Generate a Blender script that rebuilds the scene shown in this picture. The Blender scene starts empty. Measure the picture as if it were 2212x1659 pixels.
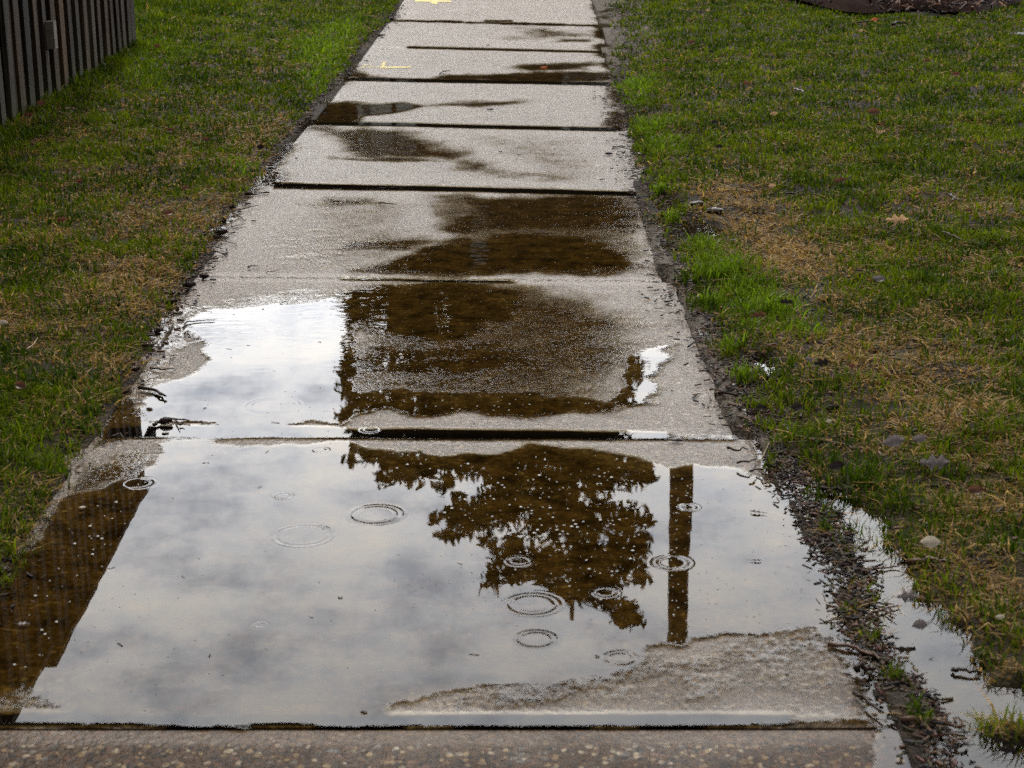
import bpy, math, random
import numpy as np
from mathutils import Matrix, Vector
R = math.radians
rng = np.random.default_rng(7)
random.seed(7)
scene = bpy.context.scene
col = scene.collection

# ------------------------------------------------------------------ camera
CAM_H, PITCH, YAW, ROLL = 1.105, R(17.0), R(0.745), R(-0.5)
F_PX = 3968.0 / 2212.0                      # focal length in image widths
cam_data = bpy.data.cameras.new('camera')
cam_data.sensor_width = 36.0
cam_data.lens = 36.0 * F_PX
cam_data.clip_start, cam_data.clip_end = 0.05, 3000
cam_data.dof.use_dof = True
cam_data.dof.focus_distance = 5.2
cam_data.dof.aperture_fstop = 13.0
cam = bpy.data.objects.new('camera', cam_data)
col.objects.link(cam)
CROT = Matrix.Rotation(YAW, 3, 'Z') @ Matrix.Rotation(math.pi/2 - PITCH, 3, 'X') @ Matrix.Rotation(ROLL, 3, 'Z')
cam.matrix_world = Matrix.Translation((0, 0, CAM_H)) @ CROT.to_4x4()
scene.camera = cam

# ------------------------------------------------------------------ sky and sun
SUN_EL, SUN_AZ = R(48), R(-9)               # azimuth from +Y towards +X
sun_dir = Vector((math.sin(SUN_AZ)*math.cos(SUN_EL), math.cos(SUN_AZ)*math.cos(SUN_EL), math.sin(SUN_EL)))
world = bpy.data.worlds.new("World")
scene.world = world
world.use_nodes = True

class NT:
    """small helper for node trees"""
    def __init__(self, tree):
        self.t = tree
        for n in list(tree.nodes): tree.nodes.remove(n)
    def n(self, kind, **kw):
        nd = self.t.nodes.new(kind)
        for k, v in kw.items():
            if k[0] == 'i' and k[1:].isdigit(): self.put(nd.inputs[int(k[1:])], v)
            elif k.startswith('in_'): self.put(nd.inputs[k[3:].replace('_', ' ')], v)
            else: setattr(nd, k, v)
        return nd
    def put(self, sock, v):
        if isinstance(v, bpy.types.NodeSocket): self.t.links.new(v, sock)
        elif isinstance(v, bpy.types.Node): self.t.links.new(v.outputs[0], sock)
        else:
            if sock.type == 'RGBA' and len(v) == 3: v = (*v, 1)
            sock.default_value = v
    def math(self, op, a, b=0.0, c=None, clamp=False):
        m = self.n('ShaderNodeMath', operation=op, use_clamp=clamp)
        self.put(m.inputs[0], a); self.put(m.inputs[1], b)
        if c is not None: self.put(m.inputs[2], c)
        return m.outputs[0]
    def vmath(self, op, a, b=None, s=None):
        m = self.n('ShaderNodeVectorMath', operation=op)
        self.put(m.inputs[0], a)
        if b is not None: self.put(m.inputs[1], b)
        if s is not None: self.put(m.inputs['Scale'], s)
        return m.outputs['Value'] if op in ('LENGTH', 'DOT_PRODUCT', 'DISTANCE') else m.outputs[0]
    def noise(self, vec, scale, detail=3.0, rough=0.55):
        nd = self.n('ShaderNodeTexNoise')
        if vec is not None: self.put(nd.inputs['Vector'], vec)
        nd.inputs['Scale'].default_value = scale; nd.inputs['Detail'].default_value = detail; nd.inputs['Roughness'].default_value = rough
        return nd.outputs[0]
    def vor(self, vec, scale, out='Distance', feature='F1'):
        nd = self.n('ShaderNodeTexVoronoi', feature=feature)
        self.put(nd.inputs['Vector'], vec); nd.inputs['Scale'].default_value = scale
        return nd.outputs[out]
    def ramp(self, fac, stops, interp='LINEAR'):
        nd = self.n('ShaderNodeValToRGB'); r = nd.color_ramp; r.interpolation = interp
        while len(r.elements) < len(stops): r.elements.new(0.5)
        for e, (p, c) in zip(r.elements, stops):
            e.position = p; e.color = (c, c, c, 1) if isinstance(c, (int, float)) else (*c, 1)
        self.put(nd.inputs[0], fac)
        return nd.outputs[0]
    def mix(self, fac, a, b, mode='MIX'):
        nd = self.n('ShaderNodeMix', data_type='RGBA', blend_type=mode)
        self.put(nd.inputs[0], fac); self.put(nd.inputs[6], a); self.put(nd.inputs[7], b)
        return nd.outputs[2]
    def sstep(self, v, a, b):
        nd = self.n('ShaderNodeMapRange', interpolation_type='SMOOTHSTEP')
        self.put(nd.inputs[0], v); nd.inputs[1].default_value = a; nd.inputs[2].default_value = b
        return nd.outputs[0]

def build_sky():
    t = NT(world.node_tree)
    sky = t.n('ShaderNodeTexSky', sky_type='NISHITA', sun_disc=False, sun_elevation=SUN_EL, sun_rotation=SUN_AZ, dust_density=1.5, air_density=1.0)
    tc = t.n('ShaderNodeTexCoord').outputs['Generated']
    sep = t.n('ShaderNodeSeparateXYZ', i0=tc)
    zz = t.math('ADD', t.math('MAXIMUM', sep.outputs[2], 0.0), 0.16)
    cmb = t.n('ShaderNodeCombineXYZ', i0=t.math('DIVIDE', sep.outputs[0], zz), i1=t.math('DIVIDE', sep.outputs[1], zz), i2=0.0).outputs[0]
    n1 = t.noise(cmb, 7.0, 7, 0.64)
    n2 = t.noise(cmb, 0.7, 4, 0.5)
    cover = t.sstep(t.math('ADD', t.math('MULTIPLY', n1, 0.7), t.math('MULTIPLY', n2, 0.5)), 0.40, 0.62)
    glow = t.math('POWER', t.math('MAXIMUM', t.vmath('DOT_PRODUCT', tc, tuple(sun_dir)), 0.0), 8.0)
    low = t.math('POWER', t.math('SUBTRACT', 1.0, t.math('MINIMUM', t.math('MAXIMUM', sep.outputs[2], 0.0), 1.0)), 2.0)
    bright = t.math('ADD', 4.0, t.math('ADD', t.math('MULTIPLY', glow, 26.0), t.math('MULTIPLY', t.math('MULTIPLY', low, t.sstep(sep.outputs[1], 0.1, 0.9)), 74.0)))
    shade = t.ramp(n1, [(0.34, (0.78, 0.83, 0.92)), (0.50, (0.94, 0.95, 0.97)), (0.66, (1.12, 1.08, 1.01))])
    cl = t.vmath('SCALE', shade, s=bright)
    c = t.mix(t.math('MULTIPLY_ADD', cover, 0.55, 0.42), sky.outputs[0], cl)
    bg = t.n('ShaderNodeBackground', in_Color=c, in_Strength=0.13)
    t.n('ShaderNodeOutputWorld', in_Surface=bg)
build_sky()
sl = bpy.data.lights.new('sun', 'SUN'); sl.energy = 3.0; sl.angle = R(4); sl.color = (1.0, 0.94, 0.85)
so = bpy.data.objects.new('sun', sl); col.objects.link(so)
so.rotation_euler = (-sun_dir).to_track_quat('-Z', 'Y').to_euler()
vs = scene.view_settings
vs.view_transform = 'Standard'; vs.look = 'None'; vs.gamma = 1.0; vs.exposure = -0.45
scene.cycles.max_bounces = 8
scene.cycles.transparent_max_bounces = 12
scene.cycles.use_denoising = False

# ------------------------------------------------------------------ geometry helpers
CR = np.array(CROT)
def P(x, y, z=0.0):
    """where the sight line through a photo point (2212 x 1659 grid) meets the level z"""
    x = np.asarray(x, float); y = np.asarray(y, float)
    d = np.stack([(x-1106.0)/3968.0, -(y-829.5)/3968.0, -np.ones_like(x*y)], -1) @ CR.T
    t = (z - CAM_H) / d[..., 2]
    return np.stack([d[..., 0]*t, d[..., 1]*t], -1)
def PP(pts): return P([p[0] for p in pts], [p[1] for p in pts])
def mirror_point(x, y, T):
    """point T metres ahead that the level water mirrors at a photo point"""
    d = np.array([(x-1106.0)/3968.0, -(y-829.5)/3968.0, -1.0]) @ CR.T
    k = T / d[1]
    return np.array([d[0]*k, T, -d[2]*k - CAM_H])
def px_per_m(y): return 1.054*(y+387.0)/1.22

_tabs = {}
def vnoise(X, Y, scale, seed=0, octaves=3):
    out = 0; amp = 1; tot = 0
    for o in range(octaves):
        k = (seed, o)
        if k not in _tabs: _tabs[k] = np.random.default_rng(seed*31+o).random((256, 256))
        tb = _tabs[k]
        u = X*scale*2**o + 57.3*o; v = Y*scale*2**o + 17.1*o
        iu = np.floor(u).astype(int); iv = np.floor(v).astype(int)
        fu = u-iu; fv = v-iv; fu = fu*fu*(3-2*fu); fv = fv*fv*(3-2*fv)
        a = tb[iu & 255, iv & 255]; b = tb[(iu+1) & 255, iv & 255]; c = tb[iu & 255, (iv+1) & 255]; d = tb[(iu+1) & 255, (iv+1) & 255]
        out = out + amp*((a*(1-fu)+b*fu)*(1-fv)+(c*(1-fu)+d*fu)*fv); tot += amp; amp *= 0.5
    return out/tot
def sdist(X, Y, poly):
    """signed distance to a ground polygon, positive inside"""
    p = np.asarray(poly); q = np.roll(p, -1, 0)
    best = np.full(X.shape, 1e9); ins = np.zeros(X.shape, bool)
    for (ax, ay), (bx, by) in zip(p, q):
        dx, dy = bx-ax, by-ay
        t = np.clip(((X-ax)*dx+(Y-ay)*dy)/(dx*dx+dy*dy+1e-12), 0, 1)
        best = np.minimum(best, (X-ax-t*dx)**2+(Y-ay-t*dy)**2)
        cr = ((ay > Y) != (by > Y))
        with np.errstate(divide='ignore', invalid='ignore'):
            ins ^= cr & (X < (bx-ax)*(Y-ay)/(by-ay if by != ay else 1e-12)+ax)
    return np.sqrt(best)*np.where(ins, 1, -1)
def sstep(v, a, b):
    t = np.clip((v-a)/(b-a), 0, 1); return t*t*(3-2*t)

def tag(o, label=None, cat=None, group=None, kind=None):
    if label: o['label'] = label
    if cat: o['category'] = cat
    if group: o['group'] = group
    if kind: o['kind'] = kind
    return o
def link(name, me, mat=None, parent=None):
    o = bpy.data.objects.new(name, me); col.objects.link(o)
    if mat: me.materials.append(mat)
    if parent: o.parent = parent
    return o
def mesh_obj(name, V, Fc, mat=None, parent=None, smooth=False):
    me = bpy.data.meshes.new(name)
    me.from_pydata([tuple(map(float, v)) for v in V], [], [tuple(map(int, f)) for f in Fc]); me.update()
    if smooth: me.polygons.foreach_set('use_smooth', [True]*len(me.polygons))
    return link(name, me, mat, parent)
def fast_mesh(name, V, quads=None, tris=None, mat=None, parent=None, colors=None, attrs=None, smooth=False):
    me = bpy.data.meshes.new(name)
    V = np.asarray(V, np.float32)
    q = np.zeros((0, 4), np.int32) if quads is None else np.asarray(quads, np.int32)
    t = np.zeros((0, 3), np.int32) if tris is None else np.asarray(tris, np.int32)
    me.vertices.add(len(V)); me.vertices.foreach_set('co', V.ravel())
    nl = q.size+t.size
    me.loops.add(nl); me.loops.foreach_set('vertex_index', np.concatenate([q.ravel(), t.ravel()]))
    me.polygons.add(len(q)+len(t))
    me.polygons.foreach_set('loop_start', np.concatenate([np.arange(len(q))*4, q.size+np.arange(len(t))*3]).astype(np.int32))
    me.polygons.foreach_set('use_smooth', np.full(len(q)+len(t), smooth))
    if colors is not None:
        a = me.color_attributes.new('tint', 'FLOAT_COLOR', 'POINT')
        a.data.foreach_set('color', np.concatenate([np.asarray(colors, np.float32), np.ones((len(V), 1), np.float32)], 1).ravel())
    for k, v in (attrs or {}).items():
        a = me.attributes.new(k, 'FLOAT', 'POINT'); a.data.foreach_set('value', np.asarray(v, np.float32))
    me.update(calc_edges=True); me.validate()
    return link(name, me, mat, parent)
def grid_faces(nx, ny, keep=None):
    i, j = np.meshgrid(np.arange(nx-1), np.arange(ny-1), indexing='ij')
    f = np.stack([i*ny+j, (i+1)*ny+j, (i+1)*ny+j+1, i*ny+j+1], -1)
    return f[keep] if keep is not None else f.reshape(-1, 4)
def empty(name, loc, **kw):
    o = bpy.data.objects.new(name, None); col.objects.link(o); o.location = loc; o.empty_display_size = 0.1
    return tag(o, **kw)

class MB:
    """collects pieces into one mesh"""
    def __init__(self): self.v = []; self.f = []
    def add(self, V, Fc):
        b = len(self.v); self.v += [tuple(map(float, q)) for q in V]; self.f += [tuple(int(i)+b for i in f) for f in Fc]
    def box(self, c, s, rot=None):
        V = np.array([(x, y, z) for x in (-.5, .5) for y in (-.5, .5) for z in (-.5, .5)])*np.array(s)
        if rot is not None: V = V @ np.array(rot).T
        self.add(V+np.array(c), [(0, 1, 3, 2), (4, 6, 7, 5), (0, 4, 5, 1), (2, 3, 7, 6), (0, 2, 6, 4), (1, 5, 7, 3)])
    def tube(self, pts, rad, n=6):
        pts = np.asarray(pts, float); m = len(pts); V = []
        for i in range(m):
            d = pts[min(i+1, m-1)]-pts[max(i-1, 0)]; d /= np.linalg.norm(d)+1e-9
            u = np.cross(d, (0.3, 0.2, 1.0)); u /= np.linalg.norm(u)+1e-9; w = np.cross(d, u)
            for k in range(n):
                a = 2*math.pi*k/n; V.append(pts[i]+rad[i]*(u*math.cos(a)+w*math.sin(a)))
        Fc = [(i*n+k, i*n+(k+1) % n, (i+1)*n+(k+1) % n, (i+1)*n+k) for i in range(m-1) for k in range(n)]
        Fc += [tuple(range(n))[::-1], tuple(range((m-1)*n, m*n))]
        self.add(V, Fc)
    def build(self, name, mat, parent=None, smooth=False): return mesh_obj(name, self.v, self.f, mat, parent, smooth)

# ------------------------------------------------------------------ materials
def mat(name):
    m = bpy.data.materials.new(name); m.use_nodes = True
    return m, NT(m.node_tree)
def pos(t): return t.n('ShaderNodeNewGeometry').outputs['Position']
def out(t, s): t.n('ShaderNodeOutputMaterial', in_Surface=s)

def simple(name, c1, c2, scale=60, rough=0.5, bump=0.3, stretch=None, coat=0.0, spec=0.22, trans=0.0):
    m, t = mat(name)
    p = t.n('ShaderNodeTexCoord').outputs['Object']
    if stretch: p = t.vmath('MULTIPLY', p, stretch)
    n = t.noise(p, scale, 5, 0.65)
    c = t.ramp(n, [(0.3, c1), (0.7, c2)])
    b = t.n('ShaderNodeBump', in_Height=n, in_Strength=bump, in_Distance=0.004)
    s = t.n('ShaderNodeBsdfPrincipled', in_Base_Color=c, in_Roughness=rough, in_Normal=b)
    s.inputs['Coat Weight'].default_value = coat; s.inputs['Coat Roughness'].default_value = 0.15
    s.inputs['Specular IOR Level'].default_value = spec
    if trans: s = t.n('ShaderNodeMixShader', i0=trans, i1=s, i2=t.n('ShaderNodeBsdfTranslucent', in_Color=c))
    out(t, s); return m

def stone_height(t, p):
    """aggregate relief shared by the concrete and by the water that wets it"""
    v1 = t.vor(p, 105); v2 = t.vor(p, 240)
    n = t.noise(p, 75, 5, 0.7)
    return t.math('ADD', t.math('ADD', t.math('MULTIPLY', t.math('SUBTRACT', 0.62, v1), 0.55), t.math('MULTIPLY', t.math('SUBTRACT', 0.5, v2), 0.3)), t.math('MULTIPLY', n, 0.75))

def make_concrete():
    m, t = mat('concrete')
    p = pos(t)
    wet = t.n('ShaderNodeAttribute', attribute_name='wet').outputs['Fac']
    sm = t.n('ShaderNodeAttribute', attribute_name='trowel').outputs['Fac']
    wp = t.vmath('ADD', p, t.vmath('SCALE', t.n('ShaderNodeTexNoise', i0=p, in_Scale=60.0).outputs[1], s=0.008))
    cell = t.vor(wp, 100, 'Color'); d1 = t.vor(wp, 100)
    bare = t.n('ShaderNodeAttribute', attribute_name='exposed').outputs['Fac']
    cr = t.n('ShaderNodeSeparateColor', i0=cell)
    peb = t.ramp(cr.outputs[0], [(0.0, (0.030, 0.024, 0.020)), (0.30, (0.13, 0.095, 0.068)), (0.48, (0.24, 0.235, 0.23)), (0.58, (0.44, 0.34, 0.20)), (0.78, (0.58, 0.52, 0.42)), (0.93, (0.26, 0.14, 0.10)), (1.0, (0.50, 0.43, 0.26))], 'CONSTANT')
    pm = t.math('MULTIPLY', t.sstep(t.math('SUBTRACT', t.math('MULTIPLY_ADD', cr.outputs[1], 0.28, 0.30), d1), -0.03, 0.06), t.math('GREATER_THAN', cr.outputs[2], t.math('MULTIPLY_ADD', bare, -0.25, 0.35)))
    fine = t.noise(p, 260, 4, 0.75); mid = t.noise(p, 9, 5, 0.6); big = t.noise(p, 1.6, 4, 0.6)
    cem = t.mix(t.sstep(fine, 0.25, 0.75), (0.042, 0.028, 0.018), (0.33, 0.238, 0.160))
    grit = t.noise(p, 95, 3, 0.7)
    cem = t.mix(1.0, cem, t.ramp(grit, [(0.35, 0.35), (0.5, 0.95), (0.66, 1.45)]), 'MULTIPLY')
    cem = t.mix(t.math('MULTIPLY', t.sstep(mid, 0.45, 0.70), 0.6), cem, (0.20, 0.16, 0.12))
    cem = t.mix(t.math('MULTIPLY', t.sstep(big, 0.45, 0.7), 0.25), cem, (0.36, 0.31, 0.26))
    pm = t.math('MULTIPLY', pm, t.math('MULTIPLY', t.math('SUBTRACT', 1.0, t.math('MULTIPLY', sm, 0.8)), t.math('MULTIPLY_ADD', bare, 0.4, 0.6)))
    cem = t.mix(t.math('MULTIPLY', bare, 0.9), cem, t.mix(1.0, cem, (0.66, 0.53, 0.40), 'MULTIPLY'))
    c = t.mix(pm, cem, peb)
    h = stone_height(t, p)
    pit = t.sstep(h, 0.42, 0.30)
    c = t.mix(t.math('MULTIPLY', pit, 0.55), c, (0.05, 0.042, 0.035))
    damp = t.n('ShaderNodeAttribute', attribute_name='damp').outputs['Fac']
    tone = t.n('ShaderNodeAttribute', attribute_name='tone').outputs['Fac']
    c = t.vmath('SCALE', c, s=tone)
    dm = t.sstep(t.math('ADD', damp, t.math('MULTIPLY', t.math('SUBTRACT', t.noise(p, 11, 5, 0.65), 0.5), 0.7)), 0.20, 0.85)
    c = t.mix(dm, c, t.mix(1.0, c, (0.44, 0.37, 0.28), 'MULTIPLY'))
    blot = t.ramp(t.noise(p, 17, 5, 0.65), [(0.36, 0.35), (0.64, 1.5)])
    c = t.mix(t.math('MINIMUM', wet, 1.0), c, t.mix(1.0, t.mix(1.0, t.mix(0.25, c, (0.095, 0.075, 0.055)), (0.74, 0.66, 0.33), 'MULTIPLY'), blot, 'MULTIPLY'))
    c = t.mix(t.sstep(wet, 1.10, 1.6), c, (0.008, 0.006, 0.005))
    b = t.n('ShaderNodeBump', in_Height=t.math('ADD', h, t.math('MULTIPLY', fine, 0.35)), in_Strength=t.math('SUBTRACT', 1.0, t.math('ADD', t.math('MULTIPLY', sm, 0.3), t.math('MULTIPLY', dm, 0.5))), in_Distance=0.0045)
    ro = t.math('SUBTRACT', t.math('MULTIPLY_ADD', mid, 0.22, 0.22), t.math('MULTIPLY', dm, 0.05))
    s = t.n('ShaderNodeBsdfPrincipled', in_Base_Color=c, in_Roughness=ro, in_Normal=b)
    t.put(s.inputs['Specular IOR Level'], t.math('MULTIPLY', t.math('SUBTRACT', 1.0, t.math('MINIMUM', t.math('ADD', t.math('ADD', t.math('MULTIPLY', wet, 1.3), t.math('MULTIPLY', dm, 0.38)), t.math('MULTIPLY', bare, 0.5)), 1.0)), 0.50))
    out(t, s); return m
M_CONC = make_concrete()

RINGS = [(812, 1115, 60), (655, 1161, 70), (612, 1076, 21), (692, 976, 19), (1157, 1385, 45), (1340, 1427, 36), (1308, 1285, 26), (1120, 1217, 26), (1450, 1220, 42), (1487, 1100, 20), (300, 1048, 36), (1150, 1310, 60), (562, 1355, 11), (800, 932, 22), (590, 880, 60)]
def make_water():
    m, t = mat('water')
    p = pos(t)
    dep = t.n('ShaderNodeAttribute', attribute_name='wet').outputs['Fac']
    h = stone_height(t, p)
    patch = t.noise(t.vmath('MULTIPLY', p, (0.6, 1.0, 1)), 17, 7, 0.74)
    lev = t.math('SUBTRACT', t.math('ADD', dep, t.math('MULTIPLY', t.math('SUBTRACT', patch, 0.5), 1.05)), t.math('MULTIPLY', t.math('SUBTRACT', h, 0.50), 0.50))
    cover = t.sstep(lev, 0.32, 0.64)
    film = t.sstep(lev, 0.70, 0.48)                      # 1 at the shore, 0 in deep water
    tot = None
    for (x, y, r) in RINGS:
        c = P(x, y); r0 = r/px_per_m(y)
        dd = t.vmath('DISTANCE', p, (float(c[0]), float(c[1]), 0.0035))
        e = t.math('SUBTRACT', dd, r0*0.88)
        w = 0.004+0.10*r0
        env = t.math('EXPONENT', t.math('MULTIPLY', t.math('MULTIPLY', e, e), -1/(w*w)))
        wl = 0.010+0.05*r0
        k = t.math('MULTIPLY', t.math('MULTIPLY', t.math('SINE', t.math('MULTIPLY', e, 2*math.pi/wl)), env), 0.00022*(0.40+0.55*random.random()) if (x, y) != (590, 880) else 0.00002)
        tot = k if tot is None else t.math('ADD', tot, k)
    rp = t.math('MULTIPLY', t.noise(t.vmath('MULTIPLY', p, (0.55, 1.0, 1.0)), 26, 2, 0.5), t.math('MULTIPLY', t.sstep(p_y(t, p), 3.55, 4.6), 0.00055))
    calm = t.math('MULTIPLY', t.noise(p, 6, 2, 0.5), 0.00014)
    fb = t.math('MULTIPLY', t.math('MULTIPLY', h, film), 0.00028)
    hh = t.math('ADD', t.math('ADD', tot, rp), t.math('ADD', fb, calm))
    b = t.n('ShaderNodeBump', in_Height=hh, in_Strength=1.0, in_Distance=1.0)
    g = t.n('ShaderNodeBsdfAnisotropic', in_Color=(1, 1, 1), in_Roughness=0.012, in_Normal=b)
    fr = t.n('ShaderNodeFresnel', in_IOR=1.333, in_Normal=b)
    tr = t.n('ShaderNodeBsdfTransparent', in_Color=(0.86, 0.80, 0.64))
    wsh = t.n('ShaderNodeMixShader', i0=fr, i1=tr, i2=g)
    clear = t.n('ShaderNodeBsdfTransparent')
    out(t, t.n('ShaderNodeMixShader', i0=cover, i1=clear, i2=wsh)); return m
def p_y(t, p): return t.n('ShaderNodeSeparateXYZ', i0=p).outputs[1]
M_WATER = make_water()

def make_soil():
    m, t = mat('wet_soil')
    p = pos(t)
    n = t.noise(p, 38, 6, 0.7); n2 = t.noise(p, 3.0, 4, 0.6); v = t.vor(p, 130)
    c = t.ramp(n, [(0.3, (0.008, 0.006, 0.0045)), (0.5, (0.025, 0.018, 0.012)), (0.72, (0.065, 0.046, 0.03))])
    c = t.mix(t.math('MULTIPLY', t.sstep(n2, 0.45, 0.65), 0.45), c, (0.075, 0.066, 0.022))
    grav = t.n('ShaderNodeAttribute', attribute_name='gravel').outputs['Fac']
    gc = t.ramp(t.noise(p, 120, 4, 0.7), [(0.3, (0.03, 0.025, 0.02)), (0.7, (0.21, 0.175, 0.14))])
    c = t.mix(grav, c, gc)
    b = t.n('ShaderNodeBump', in_Height=t.math('ADD', n, t.math('MULTIPLY', v, 0.5)), in_Strength=0.8, in_Distance=0.012)
    s = t.n('ShaderNodeBsdfPrincipled', in_Base_Color=c, in_Roughness=t.math('MULTIPLY_ADD', n2, 0.3, 0.55), in_Normal=b)
    s.inputs['Specular IOR Level'].default_value = 0.06
    out(t, s); return m
M_SOIL = make_soil()

def make_tinted(name, rough=0.45, trans=0.35, spec=0.5):
    m, t = mat(name)
    a = t.n('ShaderNodeAttribute', attribute_name='tint').outputs['Color']
    s = t.n('ShaderNodeBsdfPrincipled', in_Base_Color=a, in_Roughness=rough)
    s.inputs['Specular IOR Level'].default_value = spec
    if trans:
        tl = t.n('ShaderNodeBsdfTranslucent', in_Color=a)
        s = t.n('ShaderNodeMixShader', i0=trans, i1=s, i2=tl)
    out(t, s); return m
M_GRASS = make_tinted('grass_blades', 0.5, 0.42, 0.10)
M_NEEDLE = make_tinted('needles', 0.6, 0.2, 0.3)
M_BITS = make_tinted('litter', 0.55, 0.0, 0.12)
M_TWIG = simple('wet_twig', (0.012, 0.008, 0.006), (0.055, 0.033, 0.022), 90, 0.5, 0.4, None, 0.0, 0.1)
M_TWIG2 = simple('red_brown_twig', (0.06, 0.03, 0.018), (0.16, 0.085, 0.05), 90, 0.4, 0.4)
M_STRAW = simple('straw', (0.22, 0.15, 0.07), (0.42, 0.31, 0.17), 60, 0.5, 0.2)
M_CONE = simple('pine_cone_scales', (0.014, 0.008, 0.007), (0.075, 0.04, 0.026), 120, 0.3, 0.3, None, 0.0, 0.4)
M_BARK = simple('bark_chip', (0.008, 0.006, 0.006), (0.04, 0.028, 0.022), 80, 0.32, 0.5)
M_LEAF = {
 'tan': simple('tan_leaf', (0.42, 0.25, 0.12), (0.70, 0.48, 0.28), 45, 0.45, 0.3, trans=0.35),
 'brown': simple('brown_leaf', (0.075, 0.032, 0.018), (0.19, 0.09, 0.05), 60, 0.4, 0.3, trans=0.35),
 'red': simple('red_brown_leaf', (0.10, 0.03, 0.018), (0.24, 0.085, 0.05), 60, 0.38, 0.3, trans=0.35),
 'dark': simple('sodden_dark_leaf', (0.008, 0.006, 0.006), (0.045, 0.032, 0.028), 60, 0.25, 0.4, trans=0.35),
 'orange': simple('orange_leaf', (0.42, 0.10, 0.03), (0.60, 0.20, 0.06), 50, 0.4, 0.2, trans=0.35),
 'pale': simple('pale_leaf', (0.40, 0.33, 0.24), (0.62, 0.55, 0.45), 50, 0.45, 0.2, trans=0.35),
 'grey': simple('grey_leaf', (0.12, 0.10, 0.10), (0.26, 0.22, 0.21), 50, 0.35, 0.3, trans=0.35)}
M_PAPER = simple('white_paper', (0.68, 0.68, 0.70), (0.82, 0.82, 0.83), 40, 0.6, 0.2)
M_MULCH = simple('dark_mulch', (0.006, 0.004, 0.003), (0.030, 0.014, 0.010), 40, 0.95, 0.8, None, 0.0, 0.02)
M_BARKT = simple('tree_bark', (0.03, 0.023, 0.018), (0.10, 0.078, 0.06), 14, 0.8, 0.8, (4, 4, 1))
M_POLE = simple('pole_wood', (0.05, 0.034, 0.022), (0.13, 0.092, 0.06), 12, 0.75, 0.5, (6, 6, 0.5))
M_SIDING = simple('brown_siding', (0.025, 0.018, 0.012), (0.045, 0.034, 0.024), 6, 0.7, 0.2)
M_ROOF = simple('roof_shingle', (0.02, 0.019, 0.018), (0.06, 0.052, 0.045), 9, 0.8, 0.4)
M_WHITE = simple('white_trim', (0.68, 0.69, 0.70), (0.80, 0.80, 0.80), 9, 0.5, 0.05)
M_GLASS = simple('window_glass', (0.02, 0.025, 0.03), (0.05, 0.06, 0.07), 2, 0.05, 0.0, None, 0.0, 0.5)
M_FOAM = simple('foam', (0.42, 0.42, 0.41), (0.58, 0.58, 0.56), 50, 0.25, 0.1)

def make_wood():
    m, t = mat('weathered_wood')
    p = t.n('ShaderNodeTexCoord').outputs['Object']
    rnd = t.n('ShaderNodeObjectInfo').outputs['Random']
    off = t.n('ShaderNodeCombineXYZ', i0=t.math('MULTIPLY', rnd, 50.0), i1=0.0, i2=t.math('MULTIPLY', rnd, 31.0)).outputs[0]
    q = t.vmath('MULTIPLY', t.vmath('ADD', p, off), (28, 28, 1.1))
    n = t.noise(q, 2.2, 6, 0.7); n2 = t.noise(t.vmath('ADD', p, off), 2.3, 4, 0.6)
    c = t.ramp(n, [(0.32, (0.008, 0.006, 0.0045)), (0.5, (0.034, 0.026, 0.019)), (0.72, (0.125, 0.098, 0.074))])
    warm = t.mix(1.0, c, (1.1, 0.78, 0.52), 'MULTIPLY')
    c = t.mix(t.sstep(rnd, 0.1, 0.7), c, warm)
    c = t.vmath('SCALE', c, s=t.math('MULTIPLY_ADD', t.math('FRACT', t.math('MULTIPLY', rnd, 7.31)), 1.5, 0.40))
    c = t.mix(t.math('MULTIPLY', t.sstep(n2, 0.45, 0.7), 0.6), c, (0.035, 0.027, 0.022))
    zz = t.n('ShaderNodeSeparateXYZ', i0=pos(t)).outputs[2]
    c = t.mix(t.math('MULTIPLY', t.sstep(zz, 0.22, 0.0), 0.5), c, (0.07, 0.075, 0.03))
    b = t.n('ShaderNodeBump', in_Height=n, in_Strength=0.6, in_Distance=0.004)
    s = t.n('ShaderNodeBsdfPrincipled', in_Base_Color=c, in_Roughness=0.75, in_Normal=b)
    s.inputs['Specular IOR Level'].default_value = 0.12
    out(t, s); return m
M_WOOD = make_wood()

def make_paint():
    m, t = mat('yellow_spray_paint')
    p = pos(t)
    h = stone_height(t, p); a = t.n('ShaderNodeAttribute', attribute_name='paint').outputs['Fac']
    n = t.noise(p, 30, 4, 0.6)
    k = t.sstep(t.math('ADD', a, t.math('ADD', t.math('MULTIPLY', t.math('SUBTRACT', h, 0.5), 0.9), t.math('MULTIPLY', t.math('SUBTRACT', n, 0.5), 0.8))), 0.42, 0.58)
    s = t.n('ShaderNodeBsdfPrincipled', in_Base_Color=t.mix(n, (0.56, 0.43, 0.06), (0.66, 0.55, 0.13)), in_Roughness=0.5)
    out(t, t.n('ShaderNodeMixShader', i0=k, i1=t.n('ShaderNodeBsdfTransparent'), i2=s)); return m
M_PAINT = make_paint()

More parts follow.
